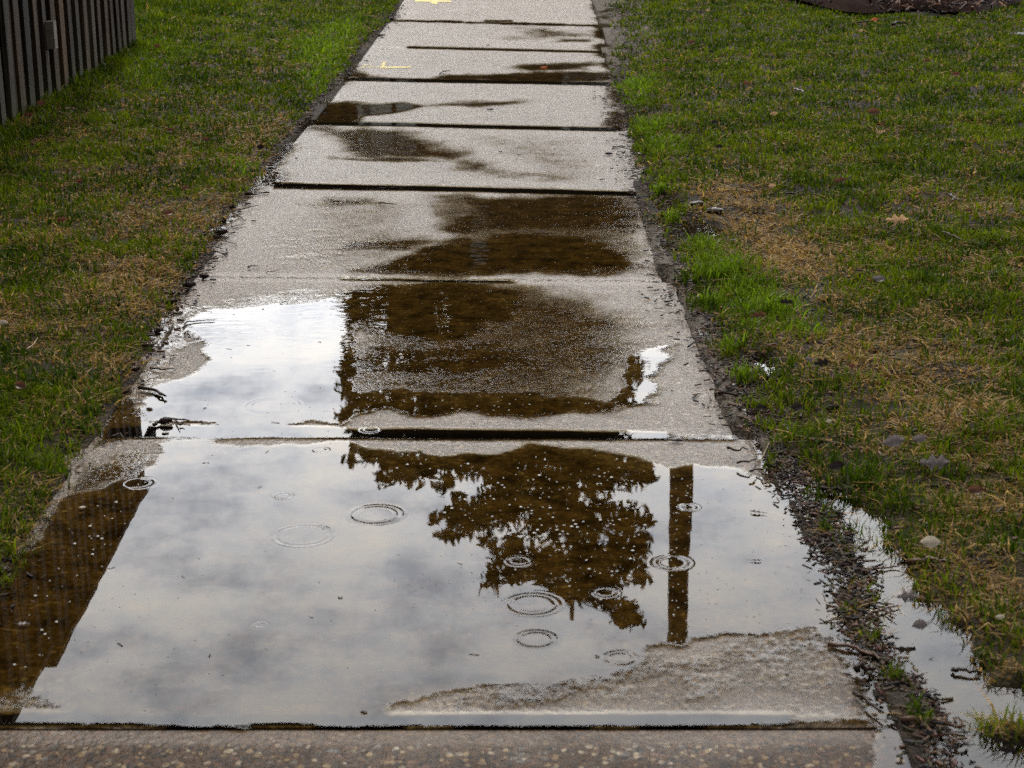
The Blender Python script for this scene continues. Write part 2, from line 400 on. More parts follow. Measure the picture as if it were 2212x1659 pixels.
# ------------------------------------------------------------------ layout read from the photograph, on the ground
XL, XR = -0.844, 0.375
LEFT_EDGE = [(905, -60), (860, 0), (840, 40), (775, 100), (742, 150), (690, 210), (652, 250), (604, 310), (566, 355), (552, 388), (510, 432), (472, 482), (432, 560), (400, 602), (370, 650), (340, 700), (310, 760), (280, 802), (250, 852), (222, 900), (200, 950), (162, 1000), (140, 1030), (112, 1090), (86, 1150), (48, 1210), (0, 1290), (-60, 1390), (-170, 1600), (-260, 1800)]
RIGHT_EDGE = [(1335, -60), (1352, 0), (1378, 100), (1362, 160), (1340, 182), (1352, 220), (1370, 252), (1392, 330), (1412, 400), (1440, 470), (1472, 520), (1490, 580), (1512, 630), (1552, 690), (1575, 740), (1605, 800), (1632, 860), (1652, 900), (1680, 960), (1712, 1030), (1800, 1090), (1895, 1130), (1900, 1180), (1930, 1235), (1965, 1290), (2040, 1340), (2085, 1385), (2100, 1440), (2140, 1485), (2250, 1500), (2300, 1700), (2360, 1800)]
le = PP(LEFT_EDGE); re_ = PP(RIGHT_EDGE)
le = le[np.argsort(le[:, 1])]; re_ = re_[np.argsort(re_[:, 1])]
def xleft(Y): return np.interp(Y, np.r_[le[:, 1], 60], np.r_[le[:, 0], XL])
def xright(Y): return np.interp(Y, np.r_[re_[:, 1], 60], np.r_[re_[:, 0], XR+0.1])

PUD = [  # outline, strength, softness in metres
 # the large puddle in front
 ([(330, 958), (560, 952), (700, 962), (745, 968), (900, 985), (960, 992), (1100, 978), (1250, 966), (1400, 985), (1440, 1018), (1500, 1006), (1620, 1018), (1700, 1060), (1745, 1110), (1775, 1170), (1800, 1230), (1800, 1290), (1760, 1340), (1720, 1368), (1620, 1382), (1500, 1390), (1440, 1412), (1350, 1445), (1150, 1462), (1000, 1478), (930, 1502), (860, 1532), (800, 1552), (180, 1552), (130, 1515), (60, 1480), (-30, 1500), (-120, 1530), (-120, 1320), (0, 1270), (50, 1205), (90, 1140), (112, 1082), (180, 1062), (300, 1042), (322, 1000)], 1.24, 0.022),
 ([(860, 1532), (1100, 1468), (1440, 1415), (1700, 1372), (1810, 1340), (1830, 1390), (1750, 1445), (1400, 1480), (1100, 1530)], 0.53, 0.05),
 ([(170, 1000), (240, 975), (335, 958), (335, 1045), (190, 1062), (120, 1085)], 0.60, 0.03),
 ([(-100, 1480), (60, 1470), (150, 1520), (170, 1550), (-100, 1550)], 0.55, 0.03),
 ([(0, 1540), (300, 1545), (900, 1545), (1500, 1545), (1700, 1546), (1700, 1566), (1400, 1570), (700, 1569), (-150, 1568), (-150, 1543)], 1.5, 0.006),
 ([(1600, 1547), (1960, 1549), (1950, 1566), (1600, 1566)], 0.62, 0.01),
 # wide joint
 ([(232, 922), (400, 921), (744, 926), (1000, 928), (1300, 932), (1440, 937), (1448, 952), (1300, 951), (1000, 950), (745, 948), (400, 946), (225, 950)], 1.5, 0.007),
 ([(1440, 938), (1600, 944), (1600, 956), (1448, 954)], 0.6, 0.01),
 # along the grass at the left
 ([(245, 880), (300, 862), (325, 880), (330, 918), (240, 950), (180, 1000), (200, 955)], 0.75, 0.02),
 ([(330, 872), (345, 840), (440, 800), (452, 770), (436, 730), (398, 700), (440, 672), (560, 662), (690, 657), (745, 640), (800, 640), (770, 700), (765, 800), (760, 900), (745, 916), (400, 914), (325, 912)], 1.24, 0.02),
 # dark film over the second slab
 ([(720, 640), (790, 612), (900, 610), (1050, 612), (1095, 640), (1110, 690), (1000, 735), (860, 740), (760, 720), (735, 690)], 0.97, 0.05),
 ([(745, 730), (900, 745), (1060, 740), (1190, 760), (1250, 790), (1120, 815), (900, 830), (750, 820)], 0.74, 0.06),
 ([(1060, 640), (1260, 650), (1400, 680), (1440, 760), (1300, 800), (1100, 770), (1080, 700)], 0.60, 0.08),
 ([(745, 850), (860, 846), (1000, 852), (1150, 850), (1290, 856), (1345, 866), (1330, 886), (1200, 896), (1000, 904), (820, 896), (745, 906)], 1.0, 0.025),
 ([(1330, 800), (1390, 752), (1452, 748), (1440, 800), (1425, 878), (1340, 888), (1310, 860)], 1.05, 0.034),
 ([(742, 612), (1100, 610), (1320, 640), (1410, 760), (1330, 890), (750, 906)], 0.55, 0.05),
 ([(900, 1512), (1440, 1425), (1800, 1350), (1850, 1400), (1950, 1540), (900, 1542)], 0.36, 0.05),
 ([(1000, 285), (1250, 300), (1300, 395), (1150, 392)], 0.34, 0.08), ([(640, 430), (900, 425), (960, 590), (560, 590)], 0.36, 0.08),
 ([(330, 655), (560, 638), (742, 622), (745, 665), (440, 690), (405, 770), (310, 880), (255, 890), (330, 770)], 0.50, 0.05),
 # third slab
 ([(900, 421), (1385, 422), (1425, 586), (760, 590), (980, 512)], 0.53, 0.05),
 ([(960, 424), (1200, 416), (1380, 424), (1402, 470), (1405, 515), (1300, 505), (1120, 500), (1000, 505), (930, 490), (1010, 460)], 0.72, 0.055),
 ([(745, 591), (850, 560), (980, 522), (1120, 500), (1280, 512), (1330, 545), (1425, 570), (1440, 590), (1100, 593)], 0.95, 0.05),
 ([(670, 540), (760, 522), (900, 512), (960, 520), (860, 545), (740, 548)], 0.66, 0.05),
 ([(700, 432), (800, 430), (820, 440), (720, 446)], 0.62, 0.04),
 ([(680, 465), (750, 468), (740, 478), (685, 474)], 0.56, 0.04),
 # joints further away
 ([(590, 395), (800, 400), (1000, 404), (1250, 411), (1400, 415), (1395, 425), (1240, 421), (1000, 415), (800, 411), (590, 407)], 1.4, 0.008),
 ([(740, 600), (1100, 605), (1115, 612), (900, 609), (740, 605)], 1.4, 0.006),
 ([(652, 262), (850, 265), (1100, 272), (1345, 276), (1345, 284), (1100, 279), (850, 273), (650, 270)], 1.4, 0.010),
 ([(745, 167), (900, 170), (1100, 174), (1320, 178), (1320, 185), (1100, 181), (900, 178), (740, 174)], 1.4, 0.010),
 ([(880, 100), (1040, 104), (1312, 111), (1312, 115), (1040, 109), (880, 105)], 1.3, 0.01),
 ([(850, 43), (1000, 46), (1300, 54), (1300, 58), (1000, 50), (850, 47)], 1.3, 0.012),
 ([(1045, 43), (1110, 44), (1108, 47), (1045, 46)], 0.9, 0.015),
 # fourth slab
 ([(655, 275), (760, 274), (900, 280), (925, 300), (1005, 335), (990, 346), (880, 346), (760, 340), (735, 318), (690, 296)], 0.64, 0.07),
 ([(960, 330), (1040, 345), (1120, 370), (1240, 385), (1250, 395), (1120, 388), (1000, 366)], 0.58, 0.07),
 ([(700, 340), (880, 342), (990, 348), (900, 352), (740, 348)], 0.62, 0.03),
 # fifth slab
 ([(648, 264), (672, 232), (740, 222), (850, 222), (940, 228), (860, 240), (800, 250), (790, 266)], 0.95, 0.05),
 ([(800, 225), (950, 224), (1060, 217), (1140, 216), (1150, 224), (1040, 230), (900, 233)], 0.68, 0.07),
 # sixth slab
 ([(960, 162), (1060, 160), (1300, 157), (1318, 172), (1200, 176), (1000, 173), (930, 168)], 1.0, 0.05),
 ([(1080, 146), (1180, 138), (1290, 132), (1300, 138), (1260, 150), (1160, 152)], 0.72, 0.07),
 ([(735, 166), (760, 155), (800, 162), (860, 168), (860, 172)], 0.74, 0.06),
 ([(1110, 60), (1190, 60), (1280, 75), (1270, 82), (1190, 84), (1080, 88), (1060, 82), (1150, 74)], 0.56, 0.10),
 ([(1210, 84), (1290, 86), (1280, 92), (1215, 90)], 0.68, 0.06),
 # gutters beside the slabs
 ([(1384, 420), (1420, 424), (1456, 490), (1480, 580), (1478, 596), (1444, 590), (1412, 490)], 1.0, 0.02),
 ([(1296, -10), (1322, -10), (1314, 100), (1320, 160), (1346, 205), (1345, 275), (1328, 270), (1322, 200), (1296, 112), (1290, 60)], 0.9, 0.05),
 ([(760, 118), (782, 118), (768, 140), (738, 170), (700, 215), (672, 262), (650, 262), (690, 212), (730, 160)], 0.9, 0.05),
 ([(600, 310), (652, 308), (600, 370), (520, 455), (450, 550), (430, 600), (385, 620), (440, 540), (510, 440)], 0.62, 0.03),
 ([(1484, 612), (1514, 640), (1572, 740), (1650, 900), (1690, 985), (1640, 965), (1570, 850), (1500, 690)], 0.52, 0.03),
 ([(560, 372), (600, 372), (608, 398), (556, 396)], 0.85, 0.04),
]
DAMP = [  # soaked but not standing in water
 ([(860, 1520), (1440, 1400), (1830, 1330), (1960, 1545), (860, 1545)], 0.95, 0.06),
 ([(440, 615), (1470, 620), (1570, 900), (330, 900)], 0.55, 0.15), ([(720, 425), (1390, 425), (1430, 585), (600, 585)], 0.45, 0.2), ([(640, 285), (1000, 290), (1250, 390), (620, 390)], 0.4, 0.2),
 ([(0, 950), (1650, 955), (1960, 1545), (-150, 1545)], 0.62, 0.10), ([(-300, 1560), (1990, 1560), (2100, 1900), (-500, 1900)], 0.80, 0.03), ([(230, 900), (1640, 905), (1660, 970), (200, 970)], 0.6, 0.06)]
# side channel in the grass, bottom right, and small pools in the mud
CHANNEL = [[(1760, 1060), (1816, 1095), (1826, 1151), (1860, 1192), (1891, 1254), (1895, 1298), (1871, 1333), (1915, 1374), (1950, 1415), (1977, 1460), (2012, 1501), (2008, 1546), (2043, 1566), (2063, 1604), (2036, 1621), (2040, 1720), (2300, 1760), (2290, 1638), (2212, 1632), (2166, 1642), (2139, 1621), (2105, 1604), (2074, 1584), (2105, 1556), (2212, 1544), (2300, 1545), (2300, 1500), (2212, 1501), (2156, 1508), (2084, 1498), (2105, 1467), (2080, 1446), (2056, 1405), (2077, 1377), (1981, 1353), (2010, 1326), (1940, 1309), (1943, 1261), (1915, 1219), (1881, 1175), (1888, 1127), (1830, 1085)],
 [(1690, 985), (1730, 1000), (1745, 1060), (1800, 1090), (1760, 1110), (1712, 1060)],
 [(1448, 500), (1500, 478), (1560, 500), (1560, 520), (1500, 524), (1470, 540)],
 [(1420, 425), (1452, 430), (1470, 452), (1440, 462)],
 [(1600, 790), (1640, 778), (1680, 800), (1630, 815)]]
ch_g = [PP(c) for c in CHANNEL]

def wet_field(X, Y, extra=0.0):
    wx = X + (vnoise(X, Y, 14, 3)-0.5)*0.05; wy = Y + (vnoise(X, Y, 14, 4)-0.5)*0.10
    fine = (vnoise(X, Y, 5, 5, 4)-0.5)
    W = np.zeros(X.shape)
    for pts, s, soft in PUD+(DAMP if extra else []):
        g = PP(pts)
        if soft >= 0.04: soft *= 1.9
        if extra and soft < 0.012: continue
        if extra and soft < 0.1: soft = soft+extra; s = min(1.0, s*1.15)
        if soft < 0.012: sd = sdist(X, Y+(vnoise(X, Y, 9, 8)-0.5)*0.016, g); n = 0
        else: sd = sdist(wx, wy, g); n = fine*min(soft, 0.08)*2.2
        W = np.maximum(W, s*sstep(sd+n, -soft, soft))
    return W
def channel_sd(X, Y):
    d = np.full(X.shape, -9.0)
    for g in ch_g: d = np.maximum(d, sdist(X, Y, g))
    return d

# ------------------------------------------------------------------ sidewalk slabs
JOINTS = [((845, 43), (1300, 57)), ((790, 100), (1312, 113)), ((745, 168), (1330, 181)), ((650, 265), (1345, 279)), ((590, 397), (1400, 418)), ((450, 597), (1470, 607)), ((230, 934), (1640, 946)), ((-97, 1569), (1950, 1569))]
jl = []
for a, b in JOINTS:
    A, B = P(*a), P(*b)
    s = (B[1]-A[1])/(B[0]-A[0])
    jl.append((A[1]+s*(XL-A[0]), A[1]+s*(XR-A[0])))
for k in range(1, 10): jl.insert(0, (jl[0][0]+1.22, jl[0][1]+1.22))
jl.append((jl[-1][0]-1.22, jl[-1][1]-1.22)); jl.append((jl[-1][0]-1.22, jl[-1][1]-1.22))
n_far = 9
SLAB_R = {n_far+4: (0.318, 0.318), n_far+5: (0.345, 0.372), n_far+6: (0.405, 0.446), n_far+7: (0.455, 0.47), n_far+8: (0.47, 0.47), n_far+2: (0.36, 0.365), n_far+1: (0.345, 0.36)}
SLAB_L = {n_far+3: (-0.865, -0.885), n_far+4: (-0.915, -0.925), n_far+5: (-0.92, -0.93), n_far+6: (-0.90, -0.92), n_far+7: (-0.92, -0.95)}
Vs, Qs, Ws, Ts, Es, Ds, Os = [], [], [], [], [], [], []; base = 0
for i in range(len(jl)-1):
    f, nr = jl[i], jl[i+1]
    gap = 0.0035
    r0, r1 = SLAB_R.get(i, (XR, XR)); l0, l1 = SLAB_L.get(i, (XL, XL))
    lo = abs(nr[0]-0)
    nx, ny = 64, 150
    u = np.linspace(0, 1, nx); v = np.linspace(0, 1, ny)
    U, Vv = np.meshgrid(u, v, indexing='ij')
    rr = r1+(r0-r1)*Vv; ll = l1+(l0-l1)*Vv
    X = ll+(rr-ll)*U
    edge_n = (vnoise(X*0, Vv*1.2+i*3.1, 9, 12)-0.5)*0.02
    X = X + edge_n*np.clip((U-0.9)*10, 0, 1)
    yn = nr[0]+(nr[1]-nr[0])*U+gap; yf = f[0]+(f[1]-f[0])*U-gap
    yn = yn+(vnoise(X, X*0+i, 26, 13)-0.5)*0.007
    Y = yn+(yf-yn)*Vv
    Z = np.zeros_like(X)
    de = np.minimum(np.minimum((U)*1.22, (1-U)*1.22), np.minimum(Vv, 1-Vv)*1.22)
    Z -= 0.004*np.clip(1-de/0.012, 0, 1)**2
    W = wet_field(X, Y)
    D_ = np.clip(wet_field(X, Y+0.02, 0.13), 0, 1)
    tro = sstep(np.minimum(Vv, 1-Vv)*1.22, 0.055, 0.04)
    V3 = np.stack([X, Y, Z], -1).reshape(-1, 3)
    q = grid_faces(nx, ny)
    per = np.r_[np.arange(nx)*ny, (nx-1)*ny+np.arange(1, ny), np.arange(nx-2, -1, -1)*ny+ny-1, np.arange(ny-2, 0, -1)]
    low = V3[per].copy(); low[:, 2] = -0.10
    k = len(V3); m = len(per)
    sk = np.stack([per, k+np.arange(m), k+(np.arange(m)+1) % m, np.roll(per, -1)], -1)
    Vs += [V3, low]; Qs += [q+base, sk+base]
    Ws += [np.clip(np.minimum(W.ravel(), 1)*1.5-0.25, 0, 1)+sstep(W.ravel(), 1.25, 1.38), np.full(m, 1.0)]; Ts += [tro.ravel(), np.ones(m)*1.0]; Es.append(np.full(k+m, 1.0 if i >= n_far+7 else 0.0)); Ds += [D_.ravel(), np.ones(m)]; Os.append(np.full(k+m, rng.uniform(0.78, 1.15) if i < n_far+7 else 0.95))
    base += k+m
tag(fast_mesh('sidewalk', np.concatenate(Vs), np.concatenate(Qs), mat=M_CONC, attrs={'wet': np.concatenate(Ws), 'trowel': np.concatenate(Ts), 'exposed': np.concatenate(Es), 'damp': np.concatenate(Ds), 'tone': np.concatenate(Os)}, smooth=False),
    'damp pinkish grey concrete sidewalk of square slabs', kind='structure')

# ------------------------------------------------------------------ ground
def ground_z(X, Y):
    xl, xr = xleft(Y), xright(Y)
    dl = xl-X; dr = X-xr
    lump = (vnoise(X, Y, 6, 21, 4)-0.5)
    z = np.full(X.shape, -0.03)
    zl = 0.003+0.022*sstep(dl, -0.01, 0.10)+0.004*sstep(dl, 0.1, 1.2)+lump*0.030
    zr = 0.004+0.010*sstep(dr, -0.02, 0.12)+0.014*sstep(dr, 0.1, 1.5)+lump*0.040
    edge = 0.001+lump*0.03
    z = np.where(dl > -0.03, zl, z); z = np.where(dr > -0.03, zr, z)
    verge = (dr <= -0.03) & (X > 0.30)
    z = np.where(verge, 0.006+lump*0.035, z)
    vl = (dl <= -0.03) & (X < XL+0.03)
    z = np.where(vl, 0.001+lump*0.02, z)
    cs = channel_sd(X, Y)+lump*0.03
    z = np.where((X > 0.3), z-0.036*sstep(cs, -0.03, 0.022), z)
    onslab = (X > XL+0.02) & (X < 0.30)
    return np.where(onslab, -0.05, z)
gx = np.r_[np.linspace(-6, -1.3, 60), np.arange(-1.28, -0.8, 0.016), np.linspace(-0.79, 0.28, 20), np.arange(0.29, 1.5, 0.014), np.linspace(1.52, 8, 120)]
gy = np.r_[np.linspace(0.2, 1.8, 12), np.arange(1.85, 5.0, 0.016), np.arange(5.0, 14, 0.03), np.linspace(14.1, 24, 40)]
GX, GY = np.meshgrid(gx, gy, indexing='ij')
GZ = ground_z(GX, GY)
# slab of ground under the slightly narrower paving must stay below it
for i in range(len(jl)-1):
    r = SLAB_R.get(i, (XR, XR)); l = SLAB_L.get(i, (XL, XL))
    ins = (GY > jl[i+1][0]-0.03) & (GY < jl[i][0]+0.03) & (GX > min(l)-0.002) & (GX < max(r)-0.0) & (GX < 0.5)
    cov = ins & (GX > xleft(GY)+0.03) & (GX < xright(GY)-0.02)
    GZ = np.where(cov & (GX < np.interp(GY, [jl[i+1][1], jl[i][1]], [r[1], r[0]])), -0.05, GZ)
grav = sstep(GY, 8.2, 9.0)*sstep(xright(GY)+0.12-GX, -0.05, 0.08)*(GX > 0)*0.8
grav = np.maximum(grav, 0.95*sstep(GY, 3.0, 3.3)*sstep(GY, 5.3, 4.9)*(GX > 0)*sstep(xright(GY)-GX+(vnoise(GX, GY, 12, 88)-0.5)*0.10, -0.04, 0.01))
fast_gr = fast_mesh('ground', np.stack([GX, GY, GZ], -1).reshape(-1, 3), grid_faces(len(gx), len(gy)), mat=M_SOIL, attrs={'gravel': grav.ravel()}, smooth=True)
tag(fast_gr, 'dark wet soil under the lawn', kind='structure')
far = []
for (x0, x1, y0, y1) in ((-400, -6, -200, 500), (8, 400, -200, 500), (-6, 8, 24, 500), (-6, 8, -200, 0.2)):
    far.append(np.array([(x0, y0, 0.02), (x1, y0, 0.02), (x1, y1, 0.02), (x0, y1, 0.02)]))
def make_far():
    m, t = mat('distant_turf'); p = pos(t)
    c = t.ramp(t.noise(p, 2.5, 6, 0.7), [(0.3, (0.03, 0.045, 0.012)), (0.7, (0.085, 0.095, 0.03))])
    out(t, t.n('ShaderNodeBsdfPrincipled', in_Base_Color=c, in_Roughness=0.7)); return m
tag(fast_mesh('lawn', np.concatenate(far), np.arange(16).reshape(4, 4), mat=make_far(), attrs=None), 'far lawn beyond the picture', kind='structure')

# ------------------------------------------------------------------ water
wx_ = np.r_[np.arange(-1.25, 0.62, 0.016), np.arange(0.62, 1.4, 0.03)]
wy_ = np.r_[np.arange(1.7, 5.0, 0.012), np.arange(5.0, 12.6, 0.016)]
WX, WY = np.meshgrid(wx_, wy_, indexing='ij')
WW = wet_field(WX, WY)
csd = channel_sd(WX, WY)
WW = np.where(WX > 0.40, np.maximum(WW, 1.2*sstep(csd, -0.10, -0.06)), WW)
WW = np.where((WX > 0.3) & (WX <= 0.40), np.maximum(WW, 1.2*sstep(csd, -0.05, -0.01)), WW)
on = WW > 0.12
cell = on[:-1, :-1] | on[1:, :-1] | on[:-1, 1:] | on[1:, 1:]
lab = np.zeros(cell.shape, int); cur = 0
for s in zip(*np.nonzero(cell)):
    if lab[s]: continue
    cur += 1; st = [s]; lab[s] = cur
    while st:
        a, b = st.pop()
        for a2, b2 in ((a+1, b), (a-1, b), (a, b+1), (a, b-1)):
            if 0 <= a2 < cell.shape[0] and 0 <= b2 < cell.shape[1] and cell[a2, b2] and not lab[a2, b2]:
                lab[a2, b2] = cur; st.append((a2, b2))
for k in range(1, cur+1):
    sel = lab == k
    if sel.sum() < 14: continue
    q = grid_faces(len(wx_), len(wy_), sel)
    ids, inv = np.unique(q, return_inverse=True)
    V = np.stack([WX, WY, np.full(WX.shape, 0.0035)], -1).reshape(-1, 3)[ids]
    fast_mesh('puddle', V, inv.reshape(-1, 4), mat=M_WATER, attrs={'wet': WW.ravel()[ids]}, smooth=True)['kind'] = 'structure'

# ------------------------------------------------------------------ grass
STRAW = [([(1480, 420), (1560, 400), (1640, 410), (1720, 480), (1800, 560), (1760, 640), (1640, 600), (1540, 500)], 0.95),
 ([(250, 460), (470, 440), (500, 480), (440, 560), (280, 520)], 0.7), ([(150, 560), (360, 560), (330, 720), (120, 720)], 0.5),
 ([(520, 120), (690, 110), (700, 160), (560, 180)], 0.6), ([(230, 800), (270, 800), (200, 960), (60, 960)], 0.35),
 ([(330, 640), (440, 480), (560, 350), (640, 240), (600, 240), (470, 420), (330, 560)], 0.85), ([(2000, 440), (2110, 450), (2100, 470), (2000, 460)], 0.8), ([(1650, 640), (2100, 700), (2212, 1100), (1800, 950)], 0.45), ([(1950, 1090), (2212, 1090), (2212, 1350), (2060, 1300)], 0.55)]
LUSH = [([(1470, 540), (1520, 520), (1620, 590), (1760, 690), (1740, 740), (1600, 730), (1520, 640)], 0.8),
 ([(1338, 180), (1400, 175), (1420, 210), (1370, 240)], 0.9), ([(1370, 260), (1440, 260), (1480, 340), (1410, 340)], 0.8),
 ([(520, 360), (560, 362), (550, 395), (480, 400)], 0.9), ([(140, 880), (220, 860), (190, 980), (60, 1100), (40, 1020)], 0.15), ([(640, 100), (780, 40), (770, 110), (690, 210), (640, 180)], 0.8), ([(250, 180), (330, 110), (420, 120), (340, 220)], 0.5)]
BARE = [([(1640, 640), (1760, 600), (1830, 690), (1760, 730), (1680, 690)], 0.75), ([(1560, 760), (1760, 740), (1900, 800), (2100, 1000), (2000, 1080), (1800, 1060), (1650, 900)], 0.5), ([(1450, 430), (1560, 470), (1700, 620), (1640, 600), (1500, 530)], 0.7), ([(1340, 0), (1400, 0), (1420, 100), (1370, 170)], 0.75), ([(1900, 1100), (2212, 1200), (2212, 1500), (2080, 1400), (1960, 1260)], 0.2)]
st_g = [(PP(a), b) for a, b in STRAW]; lu_g = [(PP(a), b) for a, b in LUSH]; ba_g = [(PP(a), b) for a, b in BARE]
def region(X, Y, lst, soft=0.08):
    o = np.zeros(X.shape)
    for g, s in lst: o = np.maximum(o, s*sstep(sdist(X, Y, g)+(vnoise(X, Y, 8, 41)-0.5)*0.15, -soft, soft))
    return o
MULCH_C = P(1862, -45, 0.045); MULCH_R = (0.86, float(P(1862, -45, 0.045)[1]-P(1862, 30, 0.045)[1]))
TUFTS = [(1740, 1010, 40, 130), (1760, 1075, 30, 110), (1790, 1120, 26, 90), (1838, 1150, 34, 120), (1878, 1060, 40, 150), (1850, 1195, 36, 90), (1700, 960, 40, 120), (1640, 870, 34, 100), (1610, 640, 60, 260), (1560, 600, 50, 240), (1680, 690, 50, 200), (2120, 1578, 45, 70), (2195, 1590, 50, 90), (1860, 1270, 30, 60), (1890, 1310, 30, 60), (1785, 1150, 26, 60), (1822, 1215, 26, 60), (1845, 1330, 30, 70), (1880, 1385, 26, 60), (1930, 1470, 30, 60), (1985, 1560, 30, 60), (1578, 765, 26, 80), (1606, 825, 26, 80), (1640, 885, 28, 80), (1668, 935, 26, 70), (1530, 668, 20, 70), (1450, 480, 18, 60), (1425, 420, 16, 60), (1500, 540, 30, 150), (1355, 190, 30, 160), (1400, 290, 30, 160)]
def place_blades():
    bx, by, lift = [], [], []
    # random candidates in strips of depth, thinner with distance
    for y0, y1, dens in ((1.6, 2.6, 34000), (2.6, 3.6, 34000), (3.6, 5, 22000), (5, 7, 12000), (7, 9.5, 6500), (9.5, 13, 4600), (13, 20, 1500)):
        for x0, x1 in ((-2.6-0.1*y1, -0.6), (0.3, 0.9+0.42*y1)):
            n = int(dens*(y1-y0)*(x1-x0))
            bx.append(rng.uniform(x0, x1, n)); by.append(rng.uniform(y0, y1, n))
    X = np.concatenate(bx); Y = np.concatenate(by)
    rag = (vnoise(X, Y, 30, 51, 3)-0.5)*0.07
    dl = xleft(Y)-X+rag+0.006; dr = X-xright(Y)+rag*2.2+0.01
    keep = (dl > 0) | (dr > 0) | ((dr > -0.10) & (X > 0.36) & (Y > 3.75) & (rng.random(len(X)) < 0.75*sstep(vnoise(X, Y, 9, 57, 2), 0.48, 0.62)))
    cs = channel_sd(X, Y)
    keep &= ~((cs > -0.01+rag) & (X > 0.3))
    bare = region(X, Y, ba_g)
    keep &= rng.random(len(X)) > bare*sstep(vnoise(X, Y, 11, 52), 0.30, 0.62)
    keep &= rng.random(len(X)) > 0.55*sstep(vnoise(X, Y, 17, 53), 0.56, 0.72)
    # clear of the mulch ring
    keep &= ((X-MULCH_C[0])/MULCH_R[0])**2+((Y-MULCH_C[1])/MULCH_R[1])**2 > 1+rag*3
    X, Y = X[keep], Y[keep]
    tx, ty = [], []
    for (px, py, r, n) in TUFTS:
        c = P(px, py); s = r/px_per_m(py)
        tx.append(c[0]+rng.normal(0, s*0.45, n)); ty.append(c[1]+rng.normal(0, s*0.7, n))
    nt = sum(map(len, tx))
    return np.r_[X, np.concatenate(tx)], np.r_[Y, np.concatenate(ty)], np.r_[np.zeros(len(X)), np.repeat([0.12 if q[1] > 850 else 1.0 for q in TUFTS], [q[3] for q in TUFTS])]
BX, BY, BT = place_blades()
NB = len(BX)
def build_blades():
    X, Y = BX, BY
    Z = ground_z(X, Y)
    Z = np.maximum(Z, -0.01)
    straw = np.clip(region(X, Y, st_g)+0.42*sstep(vnoise(X, Y, 3.2, 61, 4), 0.40, 0.66)+0.50*sstep(vnoise(X, Y, 13, 62, 3), 0.50, 0.70), 0, 1)
    fade = np.where((X < 0), sstep(Y, 9.5, 5.5), sstep(Y, 8.5, 3.5))
    straw *= 0.40+0.60*fade
    straw = np.maximum(straw, region(X, Y, st_g[:1]+st_g[1:2])*1.1)
    lush = np.clip(region(X, Y, lu_g)+BT*0.9, 0, 1)
    straw *= (1-0.85*lush)
    is_straw = rng.random(NB) < straw*0.85+0.09
    dist = np.sqrt(X*X+Y*Y)
    clump = vnoise(X, Y, 22, 63, 3)
    h = (0.011+0.018*rng.random(NB)**1.5)*(0.30+1.4*clump)*(1+0.55*lush)
    h = np.where(is_straw, h*(0.9+0.6*rng.random(NB)), h)
    wide = (0.0011+0.0010*rng.random(NB))*np.clip(dist/3.2, 0.85, 4.2)**0.85
    ang = rng.uniform(0, 2*math.pi, NB)
    lean = np.where(is_straw, rng.uniform(0.6, 2.2, NB), rng.uniform(0.15, 1.05, NB))
    fence = sstep(X, -1.75, -2.0)
    h *= 1+0.7*fence; lean *= 1-0.4*fence
    la = rng.uniform(0, 2*math.pi, NB)
    dx, dy = np.cos(la)*lean*h, np.sin(la)*lean*h
    wxv, wyv = -np.sin(ang)*wide, np.cos(ang)*wide
    zt = np.where(is_straw, h*(0.25+0.4*rng.random(NB)), h)
    Zb = Z-0.006
    b0 = np.stack([X-wxv, Y-wyv, Zb], -1); b1 = np.stack([X+wxv, Y+wyv, Zb], -1)
    mx, my, mz = X+dx*0.38, Y+dy*0.38, Z+zt*0.62
    m0 = np.stack([mx-wxv*0.8, my-wyv*0.8, mz], -1); m1 = np.stack([mx+wxv*0.8, my+wyv*0.8, mz], -1)
    tp = np.stack([X+dx, Y+dy, Z+zt*np.where(lean > 0.8, 0.85, 1.0)], -1)
    V = np.stack([b0, b1, m0, m1, tp], 1).reshape(-1, 3)
    i = np.arange(NB)*5
    quads = np.stack([i, i+1, i+3, i+2], -1); tris = np.stack([i+2, i+3, i+4], -1)
    g1 = np.array([0.030, 0.062, 0.003]); g2 = np.array([0.165, 0.215, 0.005]); g3 = np.array([0.17, 0.28, 0.010]); s1 = np.array([0.20, 0.115, 0.032]); s2 = np.array([0.52, 0.33, 0.085])
    k = np.clip(0.25+1.5*(vnoise(X, Y, 7, 64, 4)-0.42)+rng.normal(0, 0.25, NB), 0, 1)[:, None]
    gc = g1*(1-k)+g2*k
    gc = gc*(1-lush[:, None]*0.75)+g3*lush[:, None]*0.75*(0.5+rng.random((NB, 1)))
    r = rng.random((NB, 1))**1.6
    sc_ = s1*(1-r)+s2*r
    c = np.where(is_straw[:, None], sc_, gc)*(0.75+0.5*rng.random((NB, 1)))
    return V, quads, tris, np.repeat(c, 5, 0)
gv, gq, gt, gc_ = build_blades()
for side in (0, 1):
    sel = (BX < 0) if side == 0 else (BX >= 0)
    ix = np.nonzero(sel)[0]
    vsel = (ix[:, None]*5+np.arange(5)).ravel()
    i = np.arange(len(ix))*5
    g = fast_mesh('grass', gv[vsel], np.stack([i, i+1, i+3, i+2], -1), np.stack([i+2, i+3, i+4], -1), mat=M_GRASS, colors=gc_[vsel])
    tag(g, 'short green and straw-coloured lawn grass between fence and sidewalk' if side == 0 else 'patchy green lawn grass to the right of the sidewalk', 'grass', kind='stuff')

